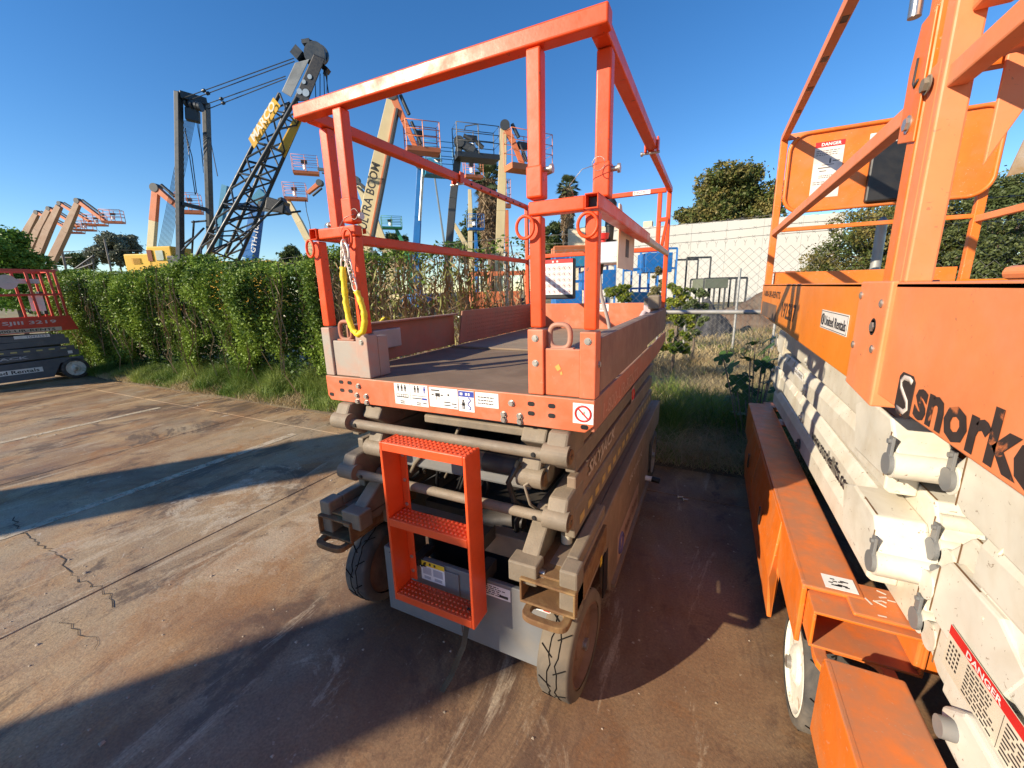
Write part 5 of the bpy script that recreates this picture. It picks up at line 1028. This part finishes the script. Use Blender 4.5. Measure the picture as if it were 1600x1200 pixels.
for i in range(5):
    for s_ in (-.25, 2.3): b = MB(); b.cyl((p_.x-1.6+i*1.15, p_.y+s_, .5), (p_.x-1.6+i*1.15, p_.y+s_+.35, .5), .5, 20); b.build('wheel', RUB, CR_)
# yellow excavator body and dark roof truss left of the crane
q = at(170, 420, 24); EX = empty('yellow_loader', (q.x, q.y, 0), 'yellow loader body with a lattice jib section lying in front, left of the crane cab', 'loader')
b = MB(); b.prism([(0, .9), (0, 3.0), (.4, 2.45), (1.7, 2.30), (2.6, 2.40), (2.7, .9)], 'y', 0, 1.6); b.v = [tuple(Vector((q.x, q.y, 0))+RH*(v[0]-1.0)+FH*v[1]+Z_*(v[2]*.88)) for v in b.v]; b.build('body', YLB, EX, bevel=.04)
undercarriage(EX, q.x+.2, q.y+1.2, YLB, .8)
for k in range(2):
    z = .55*k; b = MB(); b.cyl(at(112, 424, 22)+Z_*z*0, at(146, 400+12*k, 22), .05, 6); b.build('jib_chord', STL, EX)
for i in range(5): b = MB(); b.cyl(at(115+7*i, 422-4.5*i, 22), at(119+7*i, 424-1.8*i, 22), .03, 5); b.cyl(at(119+7*i, 424, 22), at(122+6*i, 418-4*i, 22), .03, 5); b.build('jib_lacing', STL, EX)
# utility poles and wires
q = at(99, 415, 62); UP = empty('utility_pole', (q.x, q.y, 0), 'grey wooden utility pole with a crossarm, at the far left below the booms', 'utility pole')
WD = mat('weathered_pole', (.22, .20, .18), .9); t_ = at(96, 389, 62)
b = MB(); b.cyl((q.x, q.y, -.2), (t_.x, t_.y, t_.z), .16, 8); b.build('pole', WD, UP)
for dy in (0, .8): b = MB(); b.beam(t_-Z_*(.4+dy)-RH*1.2, t_-Z_*(.4+dy)+RH*1.2, .12, .12); b.build('crossarm', WD, UP)
b = MB(); b.tube([t_-Z_*.4, at(150, 391, 60), at(215, 391, 60), at(300, 393, 60)], .03, 4); b.build('wire', DKG, UP)
q = at(169, 410, 45); o = tag(MB().cyl((q.x, q.y, 0), at(163, 374, 45), .09, 8).build('light_pole', WD), 'thin leaning grey pole in front of the distant grey-green tree', 'pole')
# blue and orange plant behind the fence
def rack(nm, lab, cat, px0, py0, px1, py1, d, m_, rows, cols_, solid=()):
    a = at(px0, py1, d); c = at(px1, py0, d); W_ = (px1-px0)*d/630; root = empty(nm, (a.x, a.y, 0), lab, cat); z1 = c.z; z0 = 0
    for i in range(cols_+1):
        for dp in (0, 1.2): p_ = Vector((a.x, a.y, 0))+RH*(W_*i/cols_)+FH*dp; b = MB(); b.beam(p_, p_+Z_*z1, .07, .07); b.build('upright', m_, root)
    for j in range(rows+1):
        for dp in (0, 1.2): p_ = Vector((a.x, a.y, max(.1, z1*j/rows)))+FH*dp; b = MB(); b.beam(p_, p_+RH*W_, .06, .08); b.build('crossbar', m_, root)
    for (u0, z0_, u1, z1_, mm) in solid: p_ = Vector((a.x, a.y, z1*z0_))+RH*W_*u0-FH*.05; blk('panel', p_, W_*(u1-u0), z1*(z1_-z0_), 1.1, mm, root, .02)
    return root
rack('equipment_skid', 'blue equipment skid with panels standing behind the control box', 'equipment', 868, 396, 958, 475, 15, BLB, 3, 4, ((0, .1, .45, .55, BLB), (.5, .55, 1, .8, BLB), (.3, .85, .9, 1.0, CYB), (.62, .62, .8, .76, WHP)))
rack('railed_platform', 'blue railed platform standing right of the far orange corner post', 'platform', 985, 388, 1052, 470, 17, BLB, 4, 5, ((.3, .7, .9, .95, BLB), (0, .25, .4, .45, CYB)))
rack('steel_rack', 'thin black steel rack standing against the white warehouse wall', 'rack', 1071, 402, 1107, 440, 18, DBM, 1, 1)
rack('steel_table', 'long low dark steel table frame in front of the white warehouse wall', 'table', 1100, 434, 1165, 446, 16, DBM, 1, 4, ((0, .8, .55, 1.0, mat('green_grey', (.16, .18, .13), .6)),))
rack('orange_trailer', 'orange steel trailer seen through the thin end of the vine hedge', 'trailer', 735, 425, 822, 478, 12, ORB, 2, 3, ((.5, .0, .8, .6, ORB), (.1, .55, .9, .75, ORB)))
rack('orange_rail_stack', 'small orange railing stack by the foot of the white warehouse', 'frame', 1224, 424, 1262, 446, 22, ORB, 2, 3, ())
rack('orange_machine', 'orange machine with a cream engine cover behind the palm trees', 'machine', 866, 384, 925, 398, 22, ORB, 1, 2, ((0, .85, 1, 1.0, mat('rust_beam', (.35, .10, .03), .7)), (0, .6, .5, .8, YLB)))
# dark tarps / brown mounds
def mound(label, px0, px1, py, d, h, m_, nm='soil_mound', seed=0):
    a = at(px0, py, d); c = at(px1, py, d); cx, cy = (a.x+c.x)/2, (a.y+c.y)/2; R_ = (a-c).xy.length/2; V = []; n = 26; r = random.Random(seed)
    for j in range(n):
        for i in range(n):
            u, v_ = i/(n-1)*2-1, j/(n-1)*2-1; rr_ = min(1, math.hypot(u, v_)); V.append((cx+u*R_, cy+v_*R_*.7, -.05+h*max(0, 1-rr_**1.6)*(1+.15*math.sin(7*u+seed)*math.cos(5*v_))+(r.uniform(-.03, .03) if rr_ < 1 else 0)))
    F = [(j*n+i, j*n+i+1, (j+1)*n+i+1, (j+1)*n+i) for j in range(n-1) for i in range(n-1)]; o = fast(nm, V, F, m_); o.data.shade_smooth(); tag(o, label, 'mound'); return o
mound('brown earth mound behind the low mesh fence, in front of the warehouse', 1095, 1290, 478, 15, 1.25, mat('brown_mound', (.12, .075, .05), .95, dirt=(.22, .17, .12), amt=.9, scale=1.2, bump=.6, bscale=9), seed=1)
mound('black debris heap at the left end of the brown mound', 1060, 1150, 480, 13, 1.1, mat('black_debris', (.035, .035, .04), .8, dirt=(.16, .16, .17), amt=.9, scale=3, bump=.8, bscale=10), 'debris_heap', 2)
# small things by the verge
q = Vector((-4.9, 4.15, .08)); o = empty('yellow_hose', q, 'coiled yellow hose on the verge seen over the left toe board', 'hose')
for cx in (0, .42):
    b = MB(); b.ring(at(604+cx*75, 508, 5.6), RH, Z_, .09, .10, .018, 18, 6); b.ring(at(606+cx*75, 510, 5.65), RH*.8+FH*.5, Z_, .10, .09, .018, 18, 6); b.build('hose_loop', YCH, o)
q = ground(320, 578, .1); o = tag(MB().prism([(-.14, 0), (-.10, .07), (.05, .09), (.16, .04), (.15, -.02), (-.12, -.03)], 'y', -.08, .08).build('broken_concrete', CON), 'pale broken concrete lump on the grass verge below the hedge', 'rubble'); o.location = q
for i, (a_, c_) in enumerate(((1060, 778), (1068, 782))):
    q = ground(a_, c_); b = MB(); b.cyl((0, 0, .008), (.03, .01, .008), .006, 8); b.cyl((0, 0, .008), (-.006, -.002, .008), .011, 6); o = b.build('loose_bolt', CHR); o.location = q; tag(o, ('small steel bolt lying on the shaded concrete between the lifts', 'second loose bolt just right of the first on the concrete')[i], 'bolt', 'loose bolts on the concrete')
# three pylons added out of view behind the camera to shade the yard
for (x_, y_, h_, w_, lb) in ((-6.04, -5.20, 4.2, .72, 'middle one of three unseen pylons added behind the camera to cast shade'), (-8.75, -4.25, 4.05, 1.02, 'leftmost unseen pylon added behind the camera to cast shade'), (-5.15, -6.43, 3.75, 1.0, 'rightmost unseen pylon added behind the camera to cast shade')):
    PY = empty('shade_pylon', (x_, y_, 0), lb, 'pylon', 'added shade pylons behind the camera'); hw = w_/2; c_, s_ = math.cos(math.radians(-37.5)), math.sin(math.radians(-37.5))
    def T(v): return (x_+v[0]*c_-v[1]*s_, y_+v[0]*s_+v[1]*c_, v[2])
    b = MB(); b.box((-hw, -hw, 0), (hw, hw, h_-.15)); b.v = [T(v) for v in b.v]; b.build('shaft', CON, PY, bevel=.02)
    b = MB(); b.box((-hw-.04, -hw-.04, h_-.15), (hw+.04, hw+.04, h_)); b.v = [T(v) for v in b.v]; b.build('cap', CON, PY, bevel=.02)
# ------------------------------------------------------------------ vegetation
def leafmat(name, c0, c1, rough=.5, sc=1.5, trans=.25, lo=.35, hi=.65):
    M = bpy.data.materials.new(name); M.use_nodes = True; n = M.node_tree.nodes; l = M.node_tree.links; b = n['Principled BSDF']
    g = n.new('ShaderNodeNewGeometry'); x = n.new('ShaderNodeTexNoise'); x.inputs['Scale'].default_value = sc; x.inputs['Detail'].default_value = 5; l.new(g.outputs['Position'], x.inputs['Vector'])
    r = n.new('ShaderNodeMapRange'); r.inputs[1].default_value = lo; r.inputs[2].default_value = hi; l.new(x.outputs[0], r.inputs[0])
    y = n.new('ShaderNodeTexWhiteNoise'); y.noise_dimensions = '1D'; l.new(g.outputs['Random Per Island'], y.inputs['W'])
    a = n.new('ShaderNodeMath'); a.operation = 'MULTIPLY_ADD'; l.new(y.outputs[0], a.inputs[0]); a.inputs[1].default_value = .7; a.inputs[2].default_value = -.35
    s = n.new('ShaderNodeMath'); s.operation = 'ADD'; s.use_clamp = True; l.new(r.outputs[0], s.inputs[0]); l.new(a.outputs[0], s.inputs[1])
    m_ = n.new('ShaderNodeMix'); m_.data_type = 'RGBA'; l.new(s.outputs[0], m_.inputs[0]); m_.inputs[6].default_value = (*c0, 1); m_.inputs[7].default_value = (*c1, 1)
    l.new(m_.outputs[2], b.inputs['Base Color']); b.inputs['Roughness'].default_value = rough; b.inputs['Specular IOR Level'].default_value = .3
    t = n.new('ShaderNodeBsdfTranslucent'); l.new(m_.outputs[2], t.inputs['Color']); mx = n.new('ShaderNodeMixShader'); mx.inputs[0].default_value = trans
    l.new(b.outputs[0], mx.inputs[1]); l.new(t.outputs[0], mx.inputs[2]); l.new(mx.outputs[0], n['Material Output'].inputs['Surface'])
    return M
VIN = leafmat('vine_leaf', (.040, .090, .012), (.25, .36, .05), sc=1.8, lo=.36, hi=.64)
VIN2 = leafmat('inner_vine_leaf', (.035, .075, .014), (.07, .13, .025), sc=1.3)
DED = leafmat('dead_vine', (.22, .12, .06), (.40, .30, .17), rough=.9, sc=3, trans=.1)
GRS = leafmat('green_grass', (.09, .17, .025), (.30, .36, .09), sc=1.0)
GRT = leafmat('dry_grass', (.33, .24, .12), (.58, .47, .27), rough=.8, sc=1.0)
OLV = leafmat('olive_leaf', (.07, .095, .03), (.20, .22, .08), sc=.5, trans=.15)
ORL = leafmat('olive_and_rust_leaf', (.07, .10, .022), (.24, .19, .06), sc=.9, trans=.15, lo=.42, hi=.68)
DRK = leafmat('dark_leaf', (.06, .09, .03), (.14, .18, .06), sc=.5, trans=.15)
GYL = leafmat('grey_green_leaf', (.11, .13, .09), (.24, .26, .18), sc=.4, trans=.15)
LEM = leafmat('lemon_leaf', (.08, .15, .02), (.38, .40, .05), sc=3.5, trans=.3)
BRT = leafmat('fresh_leaf', (.06, .15, .02), (.20, .33, .05), sc=1.2, trans=.3)
PLM = leafmat('palm_frond', (.05, .075, .03), (.13, .16, .07), sc=.8, trans=.1)
SKT = leafmat('dead_palm_skirt', (.19, .13, .075), (.36, .27, .17), rough=.9, sc=1.2, trans=.05)
BRK = mat('bark', (.14, .10, .07), .9, dirt=(.24, .2, .15), amt=.6, scale=4, bump=.5, bscale=15)
def leaves(centres, size, mat_, name, parent, aspect=.55, vert=0.0, kind='stuff', droop=0):
    """one small folded quad per leaf; centres (n,3)"""
    c = np.asarray(centres, dtype=float); n = len(c)
    a = rng.normal(size=(n, 3)); a[:, 2] = a[:, 2]*(1-vert)*.8-vert*1.2-droop; a /= np.linalg.norm(a, axis=1)[:, None]
    b_ = rng.normal(size=(n, 3)); b_ -= a*(a*b_).sum(1)[:, None]; b_ /= np.linalg.norm(b_, axis=1)[:, None]
    s = size*rng.uniform(.6, 1.3, n)[:, None]
    p0 = c-a*s*.5; p2 = c+a*s*.5; p1 = c+b_*s*aspect*.5; p3 = c-b_*s*aspect*.5
    V = np.stack([p0, p1, p2, p3], 1).reshape(-1, 3); F = np.arange(4*n).reshape(n, 4)
    return fast(name, V, F, mat_, parent, kind)
def blades(x, y, z, h, lean, w, mat_, name, parent=None, kind='stuff'):
    n = len(x); ang = rng.uniform(0, 2*np.pi, n); dx, dy = np.cos(ang), np.sin(ang); a2 = rng.uniform(0, 2*np.pi, n); wx, wy = np.cos(a2)*w, np.sin(a2)*w
    P = lambda t, k: np.stack([x+dx*lean*h*t*t+wx*k, y+dy*lean*h*t*t+wy*k, z+h*t*(1-.25*lean*t)], 1)
    V = np.stack([P(0, -1), P(0, 1), P(.55, .8), P(.55, -.8), P(1, 0)], 1).reshape(-1, 3)
    i = np.arange(n)*5; F = np.concatenate([np.stack([i, i+1, i+2], 1), np.stack([i, i+2, i+3], 1), np.stack([i+3, i+2, i+4], 1)])
    return fast(name, V, F, mat_, parent, kind)
# --- vine hedge
HG = empty('vine_hedge', (-8.5, FY, 0), 'long leafy green vine hedge hanging over the fence behind the lifts', 'hedge')
def ptop(x): return 2.09+.10*np.sin(x*1.3)+.06*np.sin(x*3.7+1)+.04*np.sin(x*9)
N_ = 115000; x = rng.uniform(-14.8, -5.0, N_); sx = np.round(x*7)/7; hsh = np.sin(sx*91.7)*.5+.5
u = rng.uniform(0, 1, N_)**.9; z = ptop(x)*(u)*1.0+.03*rng.normal(size=N_)
low = (.35+.55*hsh)*np.clip((x+12.3)/2.5, 0, 1); z = np.where(z < low, low+(z+.02)*1.2, z)
bul = .30+.16*np.sin(x*1.9+z*1.2)+.12*np.sin(x*5.1+z*1.3)+.16*(hsh-.5)+.05*np.sin(x*17); tz = np.clip(z/2.1, 0, 1); prof = (tz**.9*1.25)*np.sqrt(np.clip(1.06-tz**5, 0, 1))+.12
y = FY-.06-bul*prof-np.abs(rng.normal(size=N_))*.07
hole = (np.sin(x*2.3+1.3)+np.sin(z*3.1+x*1.1+.4)+.6*np.sin(x*6.3)) > 1.45
leaves(np.stack([x, y, z], 1)[~hole], .050, VIN, 'foliage', HG, vert=.5)
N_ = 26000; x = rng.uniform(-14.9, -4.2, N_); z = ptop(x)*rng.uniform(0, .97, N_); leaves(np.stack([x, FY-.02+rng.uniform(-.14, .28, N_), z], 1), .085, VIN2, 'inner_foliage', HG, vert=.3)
N_ = 15000; x = rng.uniform(-14.9, -4.5, N_); leaves(np.stack([x, FY+rng.normal(0, .16, N_), ptop(x)+np.abs(rng.normal(0, .05, N_))-.03], 1), .055, VIN, 'top_foliage', HG)
# sparse browned part towards the gate
N_ = 13000; x = -5.2+rng.uniform(0, 1, N_)**1.25*3.3; z = 2.12*(1-rng.uniform(0, 1, N_)**1.9)+.06*np.sin(x*8); keep = rng.uniform(0, 1, N_) < np.clip((z-.4)/1.5, .18, 1)*np.clip((-1.75-x)/2.2, .25, 1); c = np.stack([x, FY+rng.normal(0, .10, N_), z], 1)[keep]
leaves(c, .05, VIN, 'foliage', HG, vert=.3)
b = MB(); rv = random.Random(8)
for i in range(560):
    x = rv.uniform(-5.6, -1.9) if i < 430 else rv.uniform(-14, -5.6); z = rv.uniform(1.4, 2.15); L_ = rv.uniform(.3, 1.5); y = FY-.05-rv.uniform(0, .15) if i < 430 else FY-.35-rv.uniform(0, .15)
    pts = [(x+rv.uniform(-.05, .05)*k, y+rv.uniform(-.03, .03), max(.02, z-L_*k/4)) for k in range(5)]; b.tube(pts, rv.uniform(.003, .008), 3)
b.build('hanging_stems', DED, HG, kind='stuff')
x = rng.uniform(-5.4, -1.95, 2600); z = rng.uniform(.5, 2.0, 2600); sx = np.round(x*9)/9; leaves(np.stack([sx+rng.normal(0, .02, 2600), FY-.10+rng.normal(0, .05, 2600), z], 1), .11, DED, 'dead_leaves', HG, aspect=.16, vert=.95)
x = rng.uniform(-4.9, -2.3, 700); z = rng.uniform(.7, 1.9, 700); leaves(np.stack([np.round(x*5)/5+rng.normal(0, .03, 700), FY-.12+rng.normal(0, .05, 700), z], 1), .17, leafmat('seed_pod', (.22, .24, .07), (.38, .38, .14), sc=3), 'seed_pods', HG, aspect=.14, vert=.98)
q = at(420, 492, 6.3); b = MB()
for i in range(26): b.tube([q+RH*rv.uniform(-.12, .12)+Z_*rv.uniform(.1, .25), q+RH*rv.uniform(-.15, .15)+FH*rv.uniform(-.05, .0), q+RH*rv.uniform(-.08, .12)-Z_*rv.uniform(.05, .22)], rv.uniform(.006, .014), 4)
b.build('dead_orange_tangle', mat('orange_brown_straw', (.42, .17, .04), .8), HG, kind='stuff')
# --- verge grass
def scatter(n, x0, x1, y0, y1, dens=None):
    x = rng.uniform(x0, x1, n); y = rng.uniform(y0, y1, n)
    if dens is not None: k = rng.uniform(0, 1, n) < dens(x, y); x, y = x[k], y[k]
    return x, y
def pn(x, y, s=1.0, o=0): return .5+.25*(np.sin(x*2.1*s+o)*np.cos(y*2.7*s+o*2)+np.sin(x*5.3*s+y*3.1*s+o))
x, y = scatter(95000, -12.5, -.2, 3.64, 4.5, lambda x, y: np.clip(pn(x, y, 1.2, .4)*1.4-.25+(y-3.9)*.8, 0, 1)); h = (.06+.18*pn(x, y, 1.5, 2))*(1+2.6*np.clip(y-3.8, 0, .6)*np.clip((x+11)/3, 0, 1))*rng.uniform(.6, 1.4, len(x))
tag(blades(x, y, np.full(len(x), .02)+.06*np.clip((y-3.62)/.7, 0, 1), h, rng.uniform(.1, 1.0, len(x)), .0038, GRS, 'verge_grass'), kind='stuff')
x, y = scatter(26000, -11.5, -2.8, 3.60, 4.5, lambda x, y: np.clip(1.15-pn(x, y, 1.2, .4)*1.5+.1, 0, .9)); h = (.04+.12*rng.uniform(0, 1, len(x)))*(1+.8*np.clip(y-3.7, 0, .6))
tag(blades(x, y, np.full(len(x), .02), h, rng.uniform(.5, 1.6, len(x)), .0032, GRT, 'dry_verge_grass'), kind='stuff')
x, y = scatter(26000, -1.6, 1.9, 3.66, 5.6, lambda x, y: np.clip(.35+(y-3.6)*.7, 0, 1)); h = (.14+.38*pn(x, y, 1.3, 1))*rng.uniform(.4, 1.35, len(x))*np.clip((y-3.5)*1.4, .25, 1)
tag(blades(x, y, np.full(len(x), .02), h, rng.uniform(.1, .9, len(x)), .0036, GRS, 'tall_green_grass'), kind='stuff')
x, y = scatter(34000, -1.4, 1.8, 3.62, 6.4); h = .05+.34*rng.uniform(0, 1, len(x)); tag(blades(x, y, np.full(len(x), .02), h, rng.uniform(.6, 1.8, len(x)), .003, GRT, 'dry_grass_tufts'), kind='stuff')
# field behind the fence: dry with green patches
x, y = scatter(60000, -4.5, 7, 4.6, 9.0); h = (.16+.26*pn(x, y, .9, 3))*rng.uniform(.6, 1.3, len(x)); tag(blades(x, y, np.full(len(x), -.03), h, rng.uniform(.2, 1.2, len(x)), .005, GRT, 'field_dry_grass'), kind='stuff')
x, y = scatter(50000, -8, 12, 9.0, 24.0); h = (.15+.2*pn(x, y, .5, 3))*rng.uniform(.6, 1.3, len(x)); tag(blades(x, y, np.full(len(x), -.03), h, rng.uniform(.2, 1.2, len(x)), .011, GRT, 'far_dry_grass'), kind='stuff')
x, y = scatter(16000, -2, 6, 5.0, 16.0, lambda x, y: pn(x, y, .6, 5) > .55); h = .14+.15*rng.uniform(0, 1, len(x)); tag(blades(x, y, np.full(len(x), -.03), h, rng.uniform(.2, .9, len(x)), .006, GRS, 'field_green_grass'), kind='stuff')
x, y = scatter(9000, -12, 1.6, 3.45, 4.2, lambda x, y: np.clip(1.4-np.abs(y-3.62)*8, 0, .5)); h = .02+.03*rng.uniform(0, 1, len(x)); tag(blades(x, y, np.full(len(x), .0), h, rng.uniform(1.5, 3, len(x)), .002, GRT, 'straw_litter'), kind='stuff')
# --- shrubs and trees
def crown(blobs, n, size, m_, name, parent, aspect=.5, droop=.3, shell=.65):
    C_ = []; tot = sum(b[3]**2 for b in blobs)
    for (cx, cy, cz, r, *e) in blobs:
        ez = e[0] if e else .8; k = int(n*r*r/tot); v = rng.normal(size=(k, 3)); v /= np.linalg.norm(v, axis=1)[:, None]
        rad = r*(shell+(1-shell)*rng.uniform(0, 1, k)**.5)*(1+.18*np.sin(v[:, 0]*7+cx)*np.cos(v[:, 2]*6+cy)); v = v*(rad*(1+.22*rng.normal(size=k)**2*.5))[:, None]; v[:, 2] *= ez
        C_.append(v+np.array([cx, cy, cz]))
    return leaves(np.concatenate(C_), size, m_, name, parent, aspect=aspect, droop=droop)
def tree(label, px_, pytop, pybot, wpx, d, m_, n, leaf, blobs_n, seed, cat='tree', nm='tree', flat=.8, trunk_r=.2, droop=.3, group=None, lowfill=False):
    r = random.Random(seed); c = at(px_, pybot, d); top = at(px_, pytop, d).z; low = max(.1, c.z*(.45 if d < 10 else 1)) if lowfill else max(.6, c.z)
    W_ = wpx*d/630; root = empty(nm, (c.x, c.y, 0), label, cat, group); H = top-low; bl = []
    blobs_n = int(blobs_n*2.2)
    for i in range(blobs_n):
        t = r.uniform(0, 1); hw = W_/2*math.sqrt(max(.05, 1-(t*1.15-.35)**2*1.1))*r.uniform(.8, 1.12); a = r.uniform(-1, 1); rr_ = W_*r.uniform(.035, .135)
        p_ = Vector((c.x, c.y, low+H*t*.85+rr_*.2))+RH*a*max(0, hw-rr_)+FH*r.uniform(-.6, .6)*hw; bl.append((p_.x, p_.y, min(p_.z, top-rr_*flat), rr_, flat))
    b = MB(); mid = Vector((c.x, c.y, low+H*.45)); b.tube([(c.x, c.y, -.1), (c.x+r.uniform(-.1, .1), c.y, low*.5+.1), tuple(mid)], [trunk_r, trunk_r*.8, trunk_r*.5], 8); tr = b.build('trunk', BRK, root)
    for q_ in bl[::6]: b = MB(); st = Vector((c.x, c.y, low+H*.1)); b.tube([st, st.lerp(Vector(q_[:3]), .5)+Vector((0, 0, .1*H)), Vector(q_[:3])], [trunk_r*.45, trunk_r*.3, trunk_r*.12], 6); b.build('limb', BRK, root)
    crown(bl, n, leaf, m_, 'crown', root, droop=droop); return root
tree('big spreading tree with olive and rusty leaves above the white warehouse', 1132, 262, 356, 145, 46, ORL, 46000, .34, 44, 4, flat=.75, trunk_r=.4)
tree('dark dense shrub tree behind the warehouse corner, left of the spreading tree', 1075, 325, 362, 34, 50, ORL, 6000, .32, 9, 5)
tree('broad bushy evergreen with yellowing tips behind the ochre lift', 1390, 315, 446, 215, 15, ORL, 60000, .11, 52, 6, 'shrub', 'large_shrub', lowfill=True, trunk_r=.12)
tree('dense dark olive tree at the right, seen between the orange posts', 1545, 262, 452, 170, 13, OLV, 50000, .10, 44, 7, 'tree', 'tree', lowfill=True)
tree('grey-green eucalyptus far off left of the crane', 187, 362, 412, 62, 75, GYL, 16000, .42, 22, 8)
tree('smaller grey-green tree right of the distant eucalyptus', 217, 366, 410, 32, 78, GYL, 8000, .42, 10, 9)
tree('low dark tree line far off between the left lift and the loader', 130, 397, 418, 60, 80, DRK, 9000, .5, 16, 10, 'trees', 'tree')
tree('rounded dark tree peeping over the hedge right of the lattice boom', 464, 385, 415, 52, 40, DRK, 12000, .24, 14, 11)
tree('dark tree behind the green boom lift', 620, 362, 410, 62, 48, DRK, 14000, .28, 18, 12)
tree('tall dark tree just left of the shaggy palm', 752, 322, 410, 78, 50, DRK, 20000, .28, 30, 13)
tree('dark tree between the orange posts below the second palm', 866, 345, 405, 60, 52, DRK, 16000, .28, 22, 14)
tree('dark tree behind the right rail of the middle lift', 912, 345, 405, 40, 54, DRK, 9000, .28, 14, 20)
tree('leafy young tree with bright green leaves behind the left lift', 28, 352, 480, 135, 14, BRT, 26000, .12, 30, 15, lowfill=True, trunk_r=.08)
tree('lemon bush with yellowing leaves by the fence below the control box', 965, 432, 480, 60, 7.2, LEM, 16000, .055, 18, 16, 'shrub', 'lemon_bush', lowfill=True, trunk_r=.03)
tree('yellow-green lemon bush just right of the far orange corner post', 1060, 428, 482, 50, 6.4, LEM, 15000, .055, 18, 17, 'shrub', 'lemon_bush', lowfill=True, trunk_r=.03)
tree('dry brown-green bush behind the far orange corner post', 1032, 404, 460, 42, 9.5, leafmat('dry_bush', (.14, .12, .05), (.30, .27, .11), sc=2), 8000, .05, 10, 18, 'shrub', 'dry_bush', lowfill=True, trunk_r=.03)
tree('dark green bush low behind the fence at the foot of the brown mound', 1085, 440, 478, 50, 8.5, DRK, 6000, .06, 10, 19, 'shrub', 'bush', lowfill=True, trunk_r=.03)
def palm(label, px_, pyc, d, rpx, skirt_px, seed):
    r = random.Random(seed); c = at(px_, pyc, d); R_ = rpx*d/630; zb = at(px_, pyc+skirt_px, d).z; root = empty('palm_tree', (c.x, c.y, 0), label, 'palm tree', 'fan palms beyond the hedge')
    b = MB(); b.tube([(c.x, c.y, -.1), (c.x+.1, c.y, c.z*.5), (c.x, c.y, c.z)], [.42, .34, .3], 10); b.build('trunk', BRK, root)
    b = MB()
    for i in range(62):
        th = r.uniform(0, 2*math.pi); el = r.uniform(-.55, 1.35); L_ = R_*r.uniform(.75, 1.1); dr = Vector((math.cos(th)*math.cos(el), math.sin(th)*math.cos(el), math.sin(el)))
        tip = c+dr*L_*.62; side = dr.cross(Z_).normalized(); upv = side.cross(dr)
        for k in range(9):
            a = (k-4)*.27; dd_ = (dr*math.cos(a)+side*math.sin(a)).normalized(); e_ = tip+dd_*L_*.42-Z_*L_*.16*(1-abs(el)/2); w_ = side*math.cos(a)*.035*R_-dr*math.sin(a)*.035*R_
            b.add([tip-w_, tip+w_, tip.lerp(e_, .6)+w_, e_, tip.lerp(e_, .6)-w_], [(0,1,2,3), (0,3,4)][:2])
        b.tube([c, tip], .02*R_, 3)
    b.build('crown', PLM, root, kind='stuff')
    n_ = 5200; t = rng.uniform(0, 1, n_); th = rng.uniform(0, 2*np.pi, n_); rad = R_*(.20+.22*np.sin(np.pi*np.clip(t*1.1, 0, 1))*(1-t*.35)+.05*rng.normal(size=n_))*(.85+.15*np.sin(t*30+th*2)); z = c.z-.1*R_-t*(c.z-zb)
    leaves(np.stack([c.x+rad*np.cos(th), c.y+rad*np.sin(th), z], 1), .55*R_, SKT, 'dead_skirt', root, aspect=.16, vert=.96); return root
palm('tall shaggy fan palm between the charcoal and cream booms', 762, 282, 42, 30, 105, 1)
palm('second fan palm standing alone left of the white warehouse', 887, 294, 48, 20, 85, 2)
# fig sapling with large lobed leaves by the ochre lift
FG = empty('fig_sapling', (.42, 4.1, 0), 'young fig with large dark lobed leaves beside the far end of the ochre lift', 'plant')
FGM = leafmat('fig_leaf', (.03, .075, .018), (.11, .20, .045), sc=3, trans=.3)
lob = []
for i in range(41):
    a = -math.pi*.93+2*math.pi*.93*i/40; r_ = .35+.65*abs(math.cos(a*2.35))**.7*(1-.30*abs(a)/math.pi); lob.append((r_*math.sin(a), r_*math.cos(a)))
me = bpy.data.meshes.new('leaf'); vs = [(0, 0, 0)]+[(p[0], p[1]+.1, -.12*(p[0]**2+p[1]**2)) for p in lob]; me.from_pydata(vs, [], [(0, i+1, i) for i in range(1, 41)]); me.materials.append(FGM); rf = random.Random(5)
spots = [(1138, 575), (1190, 572), (1165, 590), (1195, 545), (1180, 535), (1205, 528), (1150, 600), (1180, 610), (1200, 595), (1130, 560), (1210, 560), (1172, 560), (1195, 625), (1165, 625), (1205, 640), (1215, 610), (1140, 620), (1186, 648), (1158, 645), (1208, 575)]
b = MB()
for i, (a_, c_) in enumerate(spots):
    d_ = rf.uniform(3.75, 4.25); p_ = at(a_, c_, d_); s_ = rf.uniform(.08, .135); o = bpy.data.objects.new('leaf', me); COL.objects.link(o); o.parent = FG; o.location = p_-Vector((.42, 4.1, 0)); o.rotation_euler = (rf.uniform(-.2, 1.1), rf.uniform(-.5, .5), rf.uniform(0, 6.28)); o.scale = (s_, s_, s_)
    b.tube([(.42+rf.uniform(-.06, .06), 4.1, 0), (p_.x*.6+.42*.4, p_.y*.6+4.1*.4, p_.z*.55), p_], .006, 5)
b.build('stem', BRK, FG, kind='stuff')
